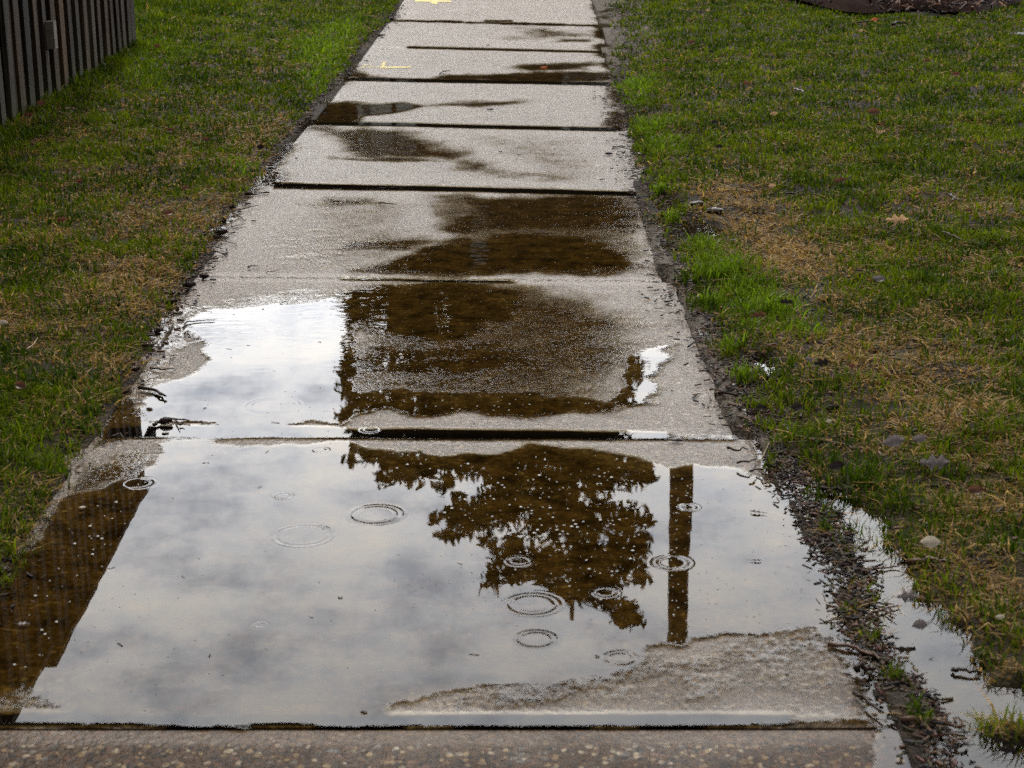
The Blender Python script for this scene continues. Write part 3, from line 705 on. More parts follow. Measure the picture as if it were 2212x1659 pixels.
# ------------------------------------------------------------------ loose litter too fine to count
def litter(name, label, X, Y, Z, L, Wd, palette, tilt=0.25, thick=0.5, cat='debris'):
    n = len(X); a = rng.uniform(0, math.pi, n)
    ux, uy = np.cos(a)*L*0.5, np.sin(a)*L*0.5; vx, vy = -np.sin(a)*Wd*0.5, np.cos(a)*Wd*0.5
    tz = rng.normal(0, tilt, n)*L*0.5; hh = Wd*thick
    Vv = np.stack([np.stack([X-ux-vx, Y-uy-vy, Z-tz*0.5], -1), np.stack([X+ux-vx*0.6, Y+uy-vy*0.6, Z+tz*0.5], -1), np.stack([X+ux+vx*0.6, Y+uy+vy*0.6, Z+tz*0.5], -1), np.stack([X-ux+vx, Y-uy+vy, Z-tz*0.5], -1),
                   np.stack([X-ux*0.8-vx*0.6, Y-uy*0.8-vy*0.6, Z+hh-tz*0.4], -1), np.stack([X+ux*0.9-vx*0.4, Y+uy*0.9-vy*0.4, Z+hh+tz*0.4], -1), np.stack([X+ux*0.9+vx*0.4, Y+uy*0.9+vy*0.4, Z+hh+tz*0.4], -1), np.stack([X-ux*0.8+vx*0.6, Y-uy*0.8+vy*0.6, Z+hh-tz*0.4], -1)], 1).reshape(-1, 3)
    i = np.arange(n)[:, None]*8
    fs = np.array([(4, 5, 6, 7), (0, 1, 5, 4), (1, 2, 6, 5), (2, 3, 7, 6), (3, 0, 4, 7)])
    q = (i[:, :, None]+fs[None]).reshape(-1, 4)
    pal = np.array(palette); c = pal[rng.integers(0, len(pal), n)]*(0.6+0.8*rng.random((n, 1)))
    return tag(fast_mesh(name, Vv, q, mat=M_BITS, colors=np.repeat(c, 8, 0)), label, cat, kind='stuff')
DARKP = [(0.012, 0.009, 0.008), (0.03, 0.02, 0.014), (0.06, 0.035, 0.02), (0.11, 0.06, 0.03), (0.018, 0.015, 0.018), (0.09, 0.035, 0.025)]
n = 7500
Y = 1.9+10*rng.random(n)**1.15
X = xleft(Y)+np.abs(rng.normal(0.0, 0.036, n))*1.0-0.025
L = rng.uniform(0.003, 0.020, n)*np.where(Y < 3.6, 0.6, 1.0)
X = np.where(Y < 3.5, X-0.02, X)
litter('debris', 'dark leaf litter and pine needles along the left grass edge', X, Y, np.where(X < xleft(Y)+0.03, np.maximum(ground_z(X, Y), 0.0)+0.002, 0.004), L, np.where(rng.random(n) < 0.6, 0.0018, L*0.4), DARKP)
# muddy ridge at the right of the big puddle
ridge = PP([(1690, 1000), (1720, 1060), (1770, 1120), (1800, 1180), (1830, 1240), (1850, 1290), (1850, 1340), (1880, 1400), (1920, 1460), (1970, 1530), (2020, 1600), (2030, 1700)])
ridge = ridge[np.argsort(ridge[:, 1])]
n = 9000
Y = rng.uniform(1.9, 4.2, n); Y = Y[vnoise(Y*0+rng.uniform(0, 1, n), Y, 15, 77, 3) > 0.5]; n = len(Y); X = np.interp(Y, ridge[:, 1], ridge[:, 0])+rng.normal(0, 0.020, n)
litter('debris', 'dark sodden leaf and twig litter on the muddy ridge right of the big puddle', X, Y, rng.uniform(0.002, 0.012, n), rng.uniform(0.003, 0.019, n), rng.uniform(0.0012, 0.005, n), DARKP+[(0.06, 0.05, 0.015)], 0.35)
n = 4200
Y = 3.3+8.5*rng.random(n)**1.2; X = xright(Y)+rng.normal(-0.02, 0.045, n)
litter('debris', 'dark leaf litter and wet chips along the right grass edge', X, Y, np.where(X > 0.30, np.maximum(ground_z(X, Y), 0.0)+0.003, 0.005), rng.uniform(0.005, 0.024, n), rng.uniform(0.0015, 0.006, n), DARKP)
n = 650
Y = rng.uniform(2.2, 6.5, n); X = xright(Y)+np.abs(rng.normal(0, 0.30, n))
litter('debris', 'dead leaf scraps scattered between the grass blades of the right lawn', X, Y, ground_z(X, Y)+0.006, rng.uniform(0.005, 0.022, n), rng.uniform(0.002, 0.009, n), DARKP+[(0.17, 0.09, 0.04), (0.12, 0.07, 0.04)], 0.5)
n = 300
Y = 2.3+9.5*rng.random(n); X = rng.uniform(XL, XR, n)
X = np.where(rng.random(n) < 0.5, XL+np.abs(rng.normal(0, 0.22, n)), X)
litter('debris', 'reddish pine needles strewn over the sidewalk slabs', X, Y, np.full(n, 0.004), rng.uniform(0.004, 0.02, n), rng.uniform(0.0008, 0.0018, n), [(0.16, 0.07, 0.04), (0.08, 0.04, 0.025), (0.03, 0.02, 0.015)], 0.1)

# specks floating on the puddle: pale foam bubbles and dark bits
def domes(name, label, pts, rads, m, cat):
    V, Q, T = [], [], []; b = 0; ns = 8
    for (x, y), r in zip(pts, rads):
        a = np.arange(ns)*2*math.pi/ns
        r1 = np.stack([x+r*np.cos(a), y+r*np.sin(a), np.full(ns, 0.0034)], -1); r2 = np.stack([x+0.72*r*np.cos(a), y+0.72*r*np.sin(a), np.full(ns, 0.0036+0.14*r)], -1)
        V += [r1, r2, np.array([[x, y, 0.0036+0.18*r]])]
        k = np.arange(ns); Q.append(np.stack([b+k, b+(k+1) % ns, b+ns+(k+1) % ns, b+ns+k], -1)); T.append(np.stack([b+ns+k, b+ns+(k+1) % ns, np.full(ns, b+2*ns)], -1)); b += 2*ns+1
    return tag(fast_mesh(name, np.concatenate(V), np.concatenate(Q), np.concatenate(T), mat=m, smooth=True), label, cat, kind='stuff')
TREE_PX = [(760, 985), (960, 985), (1250, 975), (1390, 1000), (1405, 1100), (1400, 1290), (1340, 1330), (1200, 1290), (1100, 1240), (1060, 1180), (930, 1160), (960, 1080), (930, 1025), (780, 1015)]
pp, rr = [], []
tp = np.array(TREE_PX, float)
while len(pp) < 230:
    x, y = random.uniform(740, 1420), random.uniform(965, 1340)
    if sdist(np.array([x]), np.array([y]), tp)[0] < 0: continue
    if random.random() > math.exp(-((y-1110)/130)**2): continue
    pp.append(P(x, y)); rr.append(random.choice([1.1, 1.3, 1.6, 1.9, 2.2, 2.8, 3.6])/px_per_m(y))
for _ in range(70):
    x, y = random.uniform(1442, 1494), 1025+370*random.random(); pp.append(P(x, y)); rr.append(random.uniform(1.0, 2.2)/px_per_m(y))
for _ in range(55):
    y = random.uniform(980, 1460); x = random.uniform(max(5, 330-(y-900)*0.65), 330-max(0, (y-1050))*0.5); pp.append(P(x, y)); rr.append(random.choice([1, 1.5, 2, 3.5])/px_per_m(y))
for _ in range(40):
    x, y = random.uniform(760, 1300), random.uniform(855, 895); pp.append(P(x, y)); rr.append(random.uniform(1.0, 2.0)/px_per_m(y))
domes('foam', 'tiny pale foam bubbles floating on the puddle', pp, rr, M_FOAM, 'foam')
pp, rr = [], []
for cx, cy, sx, sy, n_ in ((300, 1390, 90, 80, 46), (1040, 1260, 60, 45, 40), (950, 1240, 80, 60, 25), (1600, 1190, 90, 90, 60), (660, 890, 60, 40, 26), (1520, 1330, 60, 40, 24), (700, 1300, 250, 120, 20), (480, 900, 140, 60, 22), (1350, 1340, 50, 30, 10), (1720, 1200, 40, 90, 30), (1100, 1330, 40, 20, 10), (1950, 1330, 60, 80, 25)):
    for _ in range(n_):
        x, y = random.gauss(cx, sx), random.gauss(cy, sy); pp.append(P(x, y)); rr.append(random.uniform(1.0, 2.4)/px_per_m(y))
domes('specks', 'tiny dark specks floating on the puddle', pp, rr, M_BARK, 'debris')

# ------------------------------------------------------------------ individual litter: twigs, cones, leaves, chips
def zat(x, y):
    g = P(x, y); 
    if XL-0.06 < g[0] < 0.33 and g[0] > xleft(g[1])+0.03: return 0.004
    return float(max(ground_z(np.array([g[0]]), np.array([g[1]]))[0], 0.004))
def on_ground(x, y, dz=0.0):
    z = zat(x, y)+dz
    for _ in range(2):
        g = P(x, y, z)
        if not (XL-0.06 < g[0] < 0.33): z = float(max(ground_z(np.array([g[0]]), np.array([g[1]]))[0], 0.004))+dz
    g = P(x, y, z); return np.array([g[0], g[1], z])
def twig(pts, r, label, m=None, branches=(), group=None, dz=0.0, name='twig', cat='twig'):
    base_p = on_ground(*pts[0])
    mb = MB()
    if base_p[0] > 0.5 and pts[0][1] < 900 or base_p[0] < XL-0.15: dz += 0.02
    P3 = [on_ground(x, y, r+dz)-base_p for x, y in pts]
    # finer polyline with a little wobble
    Q = [P3[0]]
    for a, b in zip(P3[:-1], P3[1:]):
        for s in (0.33, 0.66, 1.0): Q.append(a+(b-a)*s+np.r_[rng.normal(0, r*0.5, 2), abs(rng.normal(0, r*0.5))])
    rad = [r*(1-0.6*i/(len(Q)-1)) for i in range(len(Q))]
    mb.tube(Q, rad, 6)
    for (a, b) in branches:
        A = on_ground(*a, r+dz)-base_p; B = on_ground(*b, r+dz+0.004)-base_p
        mb.tube([A, (A+B)/2+rng.normal(0, r*0.4, 3), B], [r*0.6, r*0.5, r*0.25], 5)
    o = mb.build(name, m or M_TWIG, smooth=True); o.location = base_p
    return tag(o, label, cat, group)
E = 'left grass edge'
TW = [
 ([(395, 707), (402, 697), (425, 693), (464, 691)], 0.0022, 'thin curved dark twig at the upper left rim of the white puddle', ()),
 ([(374, 700), (362, 720), (347, 746)], 0.0028, 'straight dark twig lying along the grass edge beside the white puddle', ()),
 ([(384, 653), (425, 662), (458, 670)], 0.0017, 'long thin red-brown twig on the rim of the white puddle, below the cone pair', ()),
 ([(398, 722), (406, 715), (410, 725)], 0.0018, 'tiny forked twig just inside the white puddle', (((406, 715), (412, 717)),)),
 ([(325, 795), (350, 799), (375, 797)], 0.0024, 'short straight dark twig on gravelly concrete right of the glossy cone', ()),
 ([(300, 837), (330, 843), (359, 856)], 0.0045, 'thick dark stick reaching from the grass into the puddle', (((335, 843), (356, 853)),)),
 ([(330, 918), (352, 913), (378, 906), (408, 909)], 0.0032, 'forked dark twig beside the pine cone in the water-filled joint', (((378, 906), (388, 918)), ((388, 918), (398, 911)))),
 ([(238, 944), (258, 940), (274, 950)], 0.0028, 'dark bent twig on gravelly concrete under the wide joint', ()),
 ([(461, 542), (474, 546), (487, 553)], 0.0024, 'short thick dark twig lying alone on pale concrete', ()),
 ([(450, 517), (485, 521), (508, 527), (513, 533)], 0.0018, 'long thin red-brown twig bending down at its end on pale concrete', ()),
 ([(514, 454), (536, 449), (558, 444)], 0.0024, 'long straight dark twig pointing up to the right by the left grass edge', ()),
 ([(510, 464), (520, 470), (531, 479)], 0.0022, 'dark twig sloping down to the right below the straight twig', ()),
 ([(500, 490), (515, 487), (528, 485)], 0.0018, 'pair of thin parallel brown twigs beside the flat dark chip', (((502, 494), (530, 489)),)),
 ([(489, 538), (492, 543), (489, 549)], 0.0026, 'tiny curled dark twig standing out on pale concrete', ()),
 ([(434, 538), (445, 544), (454, 550)], 0.0020, 'thin brown twig half hidden in the left edge litter', ()),
 ([(403, 604), (411, 598), (420, 592)], 0.0016, 'pale thin twig crossing the joint end at the left grass edge', ()),
 ([(536, 577), (542, 574), (561, 574)], 0.0026, 'brown hooked twig lying just above the white joint band', ()),
 ([(575, 588), (592, 586), (604, 583)], 0.0012, 'fine red twig lying on the slab above the dark joint', ()),
 ([(818, 77), (826, 76), (834, 77)], 0.0070, 'short thick dark stick near the far left slab edge', ()),
 ([(950, 160), (958, 155), (972, 153)], 0.0040, 'small dark twig above the far narrow puddle', (((958, 155), (956, 151)),)),
 ([(818, 439), (835, 440), (856, 442)], 0.0028, 'dark twig lying across the third slab below a joint', ()),
 ([(1506, 677), (1516, 680), (1525, 687)], 0.0030, 'curved dark twig on the slab edge beside bright green grass', ()),
 ([(1533, 842), (1560, 844)], 0.0022, 'thin brown twig at the right slab edge above a thicker stick', ()),
 ([(1551, 850), (1580, 852), (1607, 854)], 0.0036, 'dark stick pointing from the right slab edge to the grass', ()),
 ([(1572, 967), (1588, 974), (1611, 972)], 0.0030, 'curved dark twig below the right end of the wide joint', ()),
 ([(1592, 1000), (1618, 998), (1638, 990)], 0.0022, 'thin grey twig on damp concrete at the right edge', ()),
 ([(1620, 1018), (1632, 1012), (1634, 1003)], 0.0022, 'small bent twig above the right part of the puddle', ()),
 ([(1654, 1002), (1668, 1008), (1684, 1016)], 0.0032, 'short dark twig at the muddy right rim of the puddle', ()),
 ([(1682, 913), (1720, 945), (1760, 951), (1815, 958), (1855, 975)], 0.0032, 'long curving red-brown branch lying over the muddy grass', (((1760, 951), (1680, 956)), ((1815, 958), (1835, 950)))),
 ([(1776, 1055), (1800, 1059), (1822, 1064)], 0.0050, 'short thick sodden stick in the muddy grass pool', ()),
 ([(1749, 1187), (1768, 1202), (1790, 1213)], 0.0026, 'grey twig slanting in the right shallows of the puddle', ()),
 ([(1788, 1391), (1850, 1402), (1890, 1418), (1924, 1434)], 0.0034, 'long brown twig along the lower muddy ridge', (((1850, 1402), (1930, 1420)),)),
 ([(1847, 1448), (1868, 1449), (1890, 1448)], 0.0060, 'thick black stick lying level on the lower ridge', ()),
 ([(1844, 1495), (1880, 1520), (1905, 1540)], 0.0034, 'dark twig slanting across the lowest right slab corner', ()),
 ([(1874, 1331), (1905, 1318), (1940, 1308)], 0.0026, 'red-brown forked twig bridging the side channel', (((1905, 1318), (1938, 1330)),)),
 ([(1864, 1234), (1900, 1229), (1942, 1223)], 0.0024, 'thin brown twig across the upper side channel', ()),
 ([(1960, 1215), (2010, 1210), (2060, 1216)], 0.0060, 'grey weathered stick at the upper bank of the side channel', ()),
 ([(2058, 1446), (2085, 1451), (2120, 1455)], 0.0034, 'dark stick poking from the bank into the side channel', ()),
 ([(1945, 1555), (2010, 1558), (2085, 1572)], 0.0040, 'reddish dark stick joining the ridge to the grass island', ()),
 ([(1851, 49), (1890, 46), (1941, 36)], 0.0045, 'long dark bowed twig on far grass below the mulch bed', ()),
 ([(1926, 53), (1941, 50), (1958, 53)], 0.0090, 'short thick grey stick on far grass below the mulch bed', ()),
 ([(1716, 192), (1727, 196), (1740, 200)], 0.0050, 'short brown stick lying in the middle of the right lawn', ()),
 ([(2050, 420), (2060, 427), (2069, 435)], 0.0050, 'short grey forked stick on the far right lawn', (((2060, 427), (2056, 435)),)),
 ([(2036, 500), (2060, 511), (2085, 522)], 0.0026, 'thin grey twig sloping across the right lawn', ()),
 ([(1700, 418), (1715, 420), (1730, 414)], 0.0036, 'grey stick at the top of the straw patch', ()),
 ([(1495, 588), (1530, 575), (1560, 566)], 0.0014, 'fine pale stem in the bright green tuft', ()),
]
for pts, r, label, br in TW:
    red = any(w in label for w in ('red', 'brown')); twig(pts, r, label, M_TWIG2 if red else M_TWIG, br)
STR = [([(14, 990), (40, 981), (66, 977)], 0.0020, 'long straw stem lying on the near left lawn'), ([(57, 755), (75, 742), (82, 730)], 0.0016, 'reddish straw stem upright in the left lawn'), ([(140, 236), (152, 234), (163, 236)], 0.0040, 'pale straw stem near the foot of the fence'), ([(315, 585), (355, 594), (400, 598)], 0.0018, 'orange-brown long needle on the left lawn'), ([(1640, 1000), (1660, 960), (1700, 900)], 0.0012, 'thin pale stem in the right verge'), ([(127, 240), (146, 250), (158, 262)], 0.0022, 'thin bent straw below the fence boards')]
for pts, r, label in STR: twig(pts, r, label, M_STRAW, name='straw_stem', cat='straw')

def cone_mesh(Ln, Rd, seed):
    r_ = random.Random(seed); V, Fc = [], []
    rings, seg = 9, 10
    for i in range(rings+1):
        s = i/rings; rr_ = Rd*0.78*math.sin(math.pi*(0.06+0.92*s))**0.75*(1.12-0.4*s)
        for k in range(seg): V.append((Ln*(s-0.5), rr_*math.cos(2*math.pi*k/seg), rr_*math.sin(2*math.pi*k/seg)))
    for i in range(rings):
        for k in range(seg): Fc.append((i*seg+k, i*seg+(k+1) % seg, (i+1)*seg+(k+1) % seg, (i+1)*seg+k))
    Fc += [tuple(range(seg)), tuple(range(rings*seg, rings*seg+seg))]
    for j in range(84):                                   # overlapping scales in a spiral
        s = 0.05+0.9*j/84; a = j*2.39996+r_.uniform(-.1, .1)
        rr_ = Rd*math.sin(math.pi*(0.06+0.92*s))**0.75*(1.12-0.4*s)
        c = np.array((Ln*(s-0.5), 0, 0)); rad = np.array((0, math.cos(a), math.sin(a))); tan = np.array((0, -math.sin(a), math.cos(a))); ax = np.array((1., 0, 0))
        w = Rd*0.30; b = len(V)
        root = c+rad*rr_*0.62; tip = c+ax*Ln*0.075+rad*rr_*1.12
        V += [root-tan*w*0.6, root+tan*w*0.6, tip+tan*w*0.75, tip-tan*w*0.75, tip+ax*Ln*0.03-rad*rr_*0.12]
        Fc += [(b, b+1, b+2, b+3), (b+3, b+2, b+4), (b, b+3, b+4), (b+1, b+4, b+2)]
    return V, Fc
CN = [(357, 909, 30, 0.1, 'dark wet pine cone lying in the water-filled joint beside a forked twig'), (290, 797, 26, 0.3, 'glossy dark pine cone with a pale glint, alone at the grass edge above the gravel'), (318, 746, 26, -0.2, 'reddish brown pine cone at the grass edge left of the white puddle'), (340, 714, 18, 0.9, 'small pine cone tucked in litter above the reddish cone'),
 (371, 651, 26, 0.1, 'ribbed dark pine cone, lower of a close pair at the grass edge'), (377, 634, 24, 0.15, 'ribbed dark pine cone, upper of a close pair at the grass edge'), (383, 668, 15, 1.4, 'small upright pine cone below the close pair of cones'), (409, 615, 28, -0.15, 'large dark red pine cone just below the dark joint end'), (441, 596, 22, 0.3, 'stubby pine cone sitting on the left end of the joint'), (404, 628, 14, 0.8, 'small dark pine cone right of the close pair of cones'),
 (423, 570, 20, 0.4, 'round dark pine cone in litter above the joint end'), (476, 501, 30, 0.1, 'long flat dark pine cone at the grass edge beside pale concrete'), (466, 511, 18, 0.0, 'short reddish pine cone under the long flat one'), (536, 418, 20, 0.2, 'dark pine cone at the grass edge under the far joint'), (483, 476, 18, 1.2, 'dark pine cone half in the grass beside the sloping twig'), (500, 446, 17, 0.6, 'dark pine cone beside the long straight twig'),
 (275, 847, 22, 0.5, 'dark round pine cone at the grass edge above the thick stick'), (846, 41, 12, 0.2, 'dark pine cone at the far end of the left edge joint'), (1799, 880, 30, 0.15, 'grey pine cone in the muddy grass above the red-brown branch')]
for k, (x, y, lp, rot, label) in enumerate(CN):
    Ln = lp/px_per_m(y); Rd = Ln*0.30
    V, Fc = cone_mesh(Ln, Rd, k)
    o = mesh_obj('pine_cone', V, Fc, M_CONE)
    o.location = on_ground(x, y, Rd*0.75); o.rotation_euler = (rng.uniform(0, 3), rng.uniform(-0.15, 0.15), rot)
    tag(o, label, 'pine cone', 'fallen pine cones')

def leaf_mesh(Ln, Wd, seed, lobed=False, curl=0.3):
    r_ = np.random.default_rng(seed); nu, nv = 13, 7
    u = np.linspace(0, 1, nu); V = []
    prof = np.sin(np.pi*np.clip(u, 0.02, 0.98))**0.7
    if lobed: prof = prof*(0.62+0.38*np.cos(u*2*np.pi*3.0+r_.uniform(0, 6)))
    prof = prof*(1+r_.normal(0, 0.06, nu))
    cu = r_.uniform(-1, 1); tw = r_.uniform(-0.6, 0.6)
    for i in range(nu):
        for j in range(nv):
            v = (j/(nv-1)-0.5)*2
            x = Ln*(u[i]-0.5); y = 0.5*Wd*prof[i]*v
            z = curl*Wd*(0.55*v*v*(0.5+u[i])+0.8*cu*(u[i]-0.5)**2*2+0.25*tw*v*(u[i]-0.5))+r_.normal(0, 0.012)*Wd
            V.append((x, y, z))
    Fc = [(i*nv+j, (i+1)*nv+j, (i+1)*nv+j+1, i*nv+j+1) for i in range(nu-1) for j in range(nv-1)]
    m = MB(); m.add(V, Fc)
    m.tube([(-Ln*0.5, 0, V[3][2]), (-Ln*0.62, 0.02*Ln, V[3][2]+0.05*Wd), (-Ln*0.74, 0.05*Ln, V[3][2]+0.08*Wd)], [Ln*0.012]*3, 4)
    zmin = min(v[2] for v in m.v)
    return [(a, b, c-zmin) for a, b, c in m.v], m.f
LV = [(1937, 476, 46, 'tan', 1, 'large pale tan leaf lying on the right lawn'), (1814, 391, 32, 'brown', 1, 'curled brown leaf in green grass left of the large tan leaf'), (1904, 286, 16, 'tan', 1, 'small bright tan leaf below a star-shaped brown one'), (1904, 268, 13, 'red', 1, 'small star-shaped brown leaf above a bright tan one'), (1668, 402, 16, 'tan', 0, 'small tan leaf above the straw patch'), (1887, 242, 26, 'brown', 0, 'wide brown leaf on the middle of the right lawn'), (1671, 247, 16, 'tan', 0, 'pale brown leaf in the upper right lawn left of the wide brown one'),
 (1544, 265, 14, 'dark', 0, 'black wet leaf on the right lawn, upper of two near the sidewalk'), (1553, 318, 15, 'dark', 0, 'black wet leaf on the right lawn, lower of two near the sidewalk'), (1890, 43, 15, 'orange', 0, 'orange leaf lying on the long bowed twig'), (1859, 67, 12, 'tan', 0, 'pinkish narrow leaf on far grass, upper of a pair'), (1847, 77, 13, 'grey', 0, 'greyish leaf on far grass, lower of a pair'), (2065, 161, 16, 'red', 0, 'red-brown leaf at the right of the far lawn'), (1611, 180, 13, 'red', 0, 'small red-brown leaf in the tall green grass streak'), (2001, 132, 18, 'brown', 1, 'upright brown leaf in the far right lawn'), (2092, 456, 16, 'brown', 0, 'brown leaf at the end of the flattened straw line'), (2185, 454, 15, 'grey', 0, 'greyish leaf close to the right picture edge'),
 (1900, 603, 28, 'grey', 0, 'mauve-grey leaf on the right lawn beneath a straw clump'), (1776, 784, 34, 'dark', 1, 'black glossy leaf in mud with a grey scrap beside it'), (1746, 776, 18, 'grey', 0, 'grey leaf scrap left of the black glossy leaf'), (1637, 682, 36, 'brown', 1, 'curled pinkish-brown leaf in front of the bright green tuft'), (1697, 654, 30, 'dark', 1, 'dark shrivelled leaf behind the bright green tuft'), (2020, 1001, 60, 'grey', 1, 'large grey-brown curled leaf on the muddy right lawn'), (2010, 1172, 40, 'pale', 0, 'pale pinkish leaf at the upper bank of the side channel'), (1930, 955, 46, 'grey', 0, 'wet grey leaf on bare mud right of the long branch'), (1985, 948, 34, 'grey', 0, 'narrow wet grey leaf at the right end of the bare mud'), (1960, 1290, 44, 'grey', 1, 'muddy brown leaf pile end at the side channel bank'), (1985, 1350, 40, 'grey', 0, 'pale muddy leaf jutting into the side channel'), (2177, 1622, 36, 'dark', 1, 'dark shrivelled leaf hanging over the corner pool'), (2160, 1333, 20, 'pale', 0, 'small pale leaf on the dark bank of the side channel'), (1790, 910, 12, 'pale', 0, 'tiny white petal-like leaf on the muddy right lawn'), (1720, 880, 26, 'dark', 0, 'dark flat leaf beside the upper end of the branch'), (1645, 882, 24, 'dark', 0, 'dark flat leaf at the right slab edge above the wide joint'), (1840, 790, 14, 'red', 0, 'small pink leaf scrap right of the black glossy leaf'), (1806, 1006, 34, 'dark', 0, 'dark sodden leaf in the muddy pool'), (2110, 1060, 34, 'brown', 0, 'brown leaf on the muddy far right lawn'),
 (134, 476, 30, 'red', 1, 'large reddish-brown leaf on the left lawn'), (364, 461, 22, 'red', 0, 'long rusty leaf on the left lawn above a straw patch'), (368, 282, 16, 'brown', 0, 'pinkish-brown leaf on the left lawn beside a darker one'), (447, 302, 18, 'brown', 0, 'brown leaf on the left lawn near the sidewalk'), (339, 100, 14, 'red', 0, 'reddish leaf just right of the fence end'), (248, 285, 11, 'red', 0, 'small red leaf in dark grass by the fence'), (172, 392, 16, 'red', 0, 'dark red leaf in the middle of the left lawn'), (402, 407, 15, 'red', 0, 'plum-coloured leaf on the left lawn'), (62, 248, 20, 'red', 1, 'dull pink leaf leaning at the foot of the fence'), (89, 224, 18, 'red', 0, 'dark red leaf between two fence boards'), (564, 318, 20, 'dark', 0, 'large black leaf leaning on the left turf edge'), (46, 834, 28, 'brown', 0, 'folded brown leaf on the near left lawn'), (8, 697, 20, 'pale', 0, 'pale straw-coloured leaf at the left picture edge'), (308, 128, 10, 'grey', 0, 'small lilac-grey leaf below the fence end'),
 (1175, 146, 16, 'orange', 0, 'bright orange leaf stuck on the far wet slab'), (1290, 1418, 12, 'dark', 0, 'dark leaf scrap near the lower shore of the puddle'), (735, 1291, 12, 'dark', 0, 'dark scrap floating alone in the middle of the puddle'), (1636, 1107, 30, 'dark', 1, 'brown sodden leaf floating in the right part of the puddle'), (1632, 1211, 24, 'dark', 1, 'dark sodden leaf floating below the brown one'), (178, 1096, 16, 'pale', 0, 'pale leaf floating on the fence reflection'), (50, 1348, 30, 'grey', 1, 'grey wet leaf floating in the left corner of the puddle'),
 (1338, 275, 12, 'dark', 0, 'black leaf at the right end of a far joint'), (1400, 650, 12, 'tan', 0, 'tan leaf scrap on the right slab edge'), (1529, 23, 10, 'tan', 0, 'small tan leaf at the top of the right lawn'), (1536, 112, 12, 'dark', 0, 'dark leaf on the upper right lawn'), (1495, 92, 16, 'brown', 0, 'brown leaf on the bare verge of the upper right lawn')]
for k, (x, y, lp, c, lob, label) in enumerate(LV):
    Ln = lp/px_per_m(y); V, Fc = leaf_mesh(Ln, Ln*rng.uniform(0.5, 0.72), 100+k, bool(lob), 0.35 if 'float' not in label else 0.12)
    o = mesh_obj('leaf', V, Fc, M_LEAF[c], smooth=True)
    dz = 0.0 if (P(x, y)[0] < 0.33 and P(x, y)[0] > XL) or 'float' in label else 0.038
    flip = k % 2 == 1
    o.location = on_ground(x, y, dz); o.rotation_euler = (rng.uniform(0.65, 1.05)*(-1 if flip else 1) if dz else 0, rng.uniform(-0.15, 0.15) if dz else 0, rng.uniform(-0.5, 0.5)+(math.pi if flip else 0))
    if 'leaning' in label: o.rotation_euler[0] *= 1.6
    tag(o, label, 'leaf', 'fallen leaves')

def chip(x, y, lp, asp, label, m=M_BARK, rot=0.0, name='bark_chip', cat='bark chip'):
    import bmesh
    Ln = lp/px_per_m(y); bm = bmesh.new(); bmesh.ops.create_icosphere(bm, subdivisions=2, radius=0.5)
    for v in bm.verts:
        v.co *= 1+rng.normal(0, 0.07); v.co.z = max(v.co.z, -0.22)
        v.co = Vector((v.co.x*Ln, v.co.y*Ln*asp, v.co.z*Ln*asp*0.75))
    me = bpy.data.meshes.new(name); bm.to_mesh(me); bm.free()
    o = link(name, me, m); o.location = on_ground(x, y, Ln*asp*0.15); o.rotation_euler = (0, 0, rot)
    return tag(o, label, cat, None)
for a in [(1315, 332, 18, 0.5, 'black bark chip on the fourth slab near its right edge'), (1379, 333, 20, 0.45, 'long black bark chip at the right grass edge of the fourth slab'), (1059, 236, 15, 0.4, 'flat dark bark chip in the middle of the fifth slab'), (1172, 66, 9, 0.7, 'tiny black bark chip on the far slab beside a damp streak'), (1081, 327, 8, 0.6, 'tiny dark bark chip in the middle of the fourth slab, left of two'), (1121, 333, 12, 0.35, 'thin dark bark chip in the middle of the fourth slab, right of two'), (1054, 97, 8, 0.6, 'tiny dark bark chip just above the second far joint'), (757, 117, 12, 0.5, 'dark bark chip in the far left edge litter'), (571, 416, 26, 0.28, 'long dark bark chip lying on the slab beside the left edge litter'), (323, 883, 15, 0.5, 'black bark chip floating at the left edge of the white puddle'), (357, 936, 16, 0.35, 'black bark chip floating in the wide joint below the pine cone'), (1585, 521, 20, 0.6, 'black bark chip on the muddy straw patch'), (1460, 950, 36, 0.25, 'flat dark bark chip at the right end of the wide joint'), (786, 1538, 18, 0.35, 'dark bark chip at the lower shore of the puddle, left of two'), (1006, 1509, 16, 0.35, 'dark bark chip on bare concrete at the lower shore, right of two'), (1469, 365, 14, 0.5, 'dark bark chip on the right verge above a small pool'), (1700, 1457, 9, 0.8, 'small black bark chip on bare concrete near the ridge'), (1505, 440, 34, 0.5, 'dark clod of bark in the muddy verge by the straw patch'), (1545, 455, 40, 0.5, 'large dark clod of bark at the foot of the straw patch')]:
    chip(*a, rot=rng.uniform(-0.4, 0.4))
# a crumpled white scrap at the right
V, Fc = leaf_mesh(24/px_per_m(75), 0.035, 900, True, 0.5)
o = mesh_obj('paper_scrap', V, Fc, M_PAPER, smooth=False); o.location = on_ground(2204, 77, 0.03); o.rotation_euler = (0.3, 0.2, -0.3)
tag(o, 'crumpled white paper scrap on the lawn at the right picture edge', 'litter')

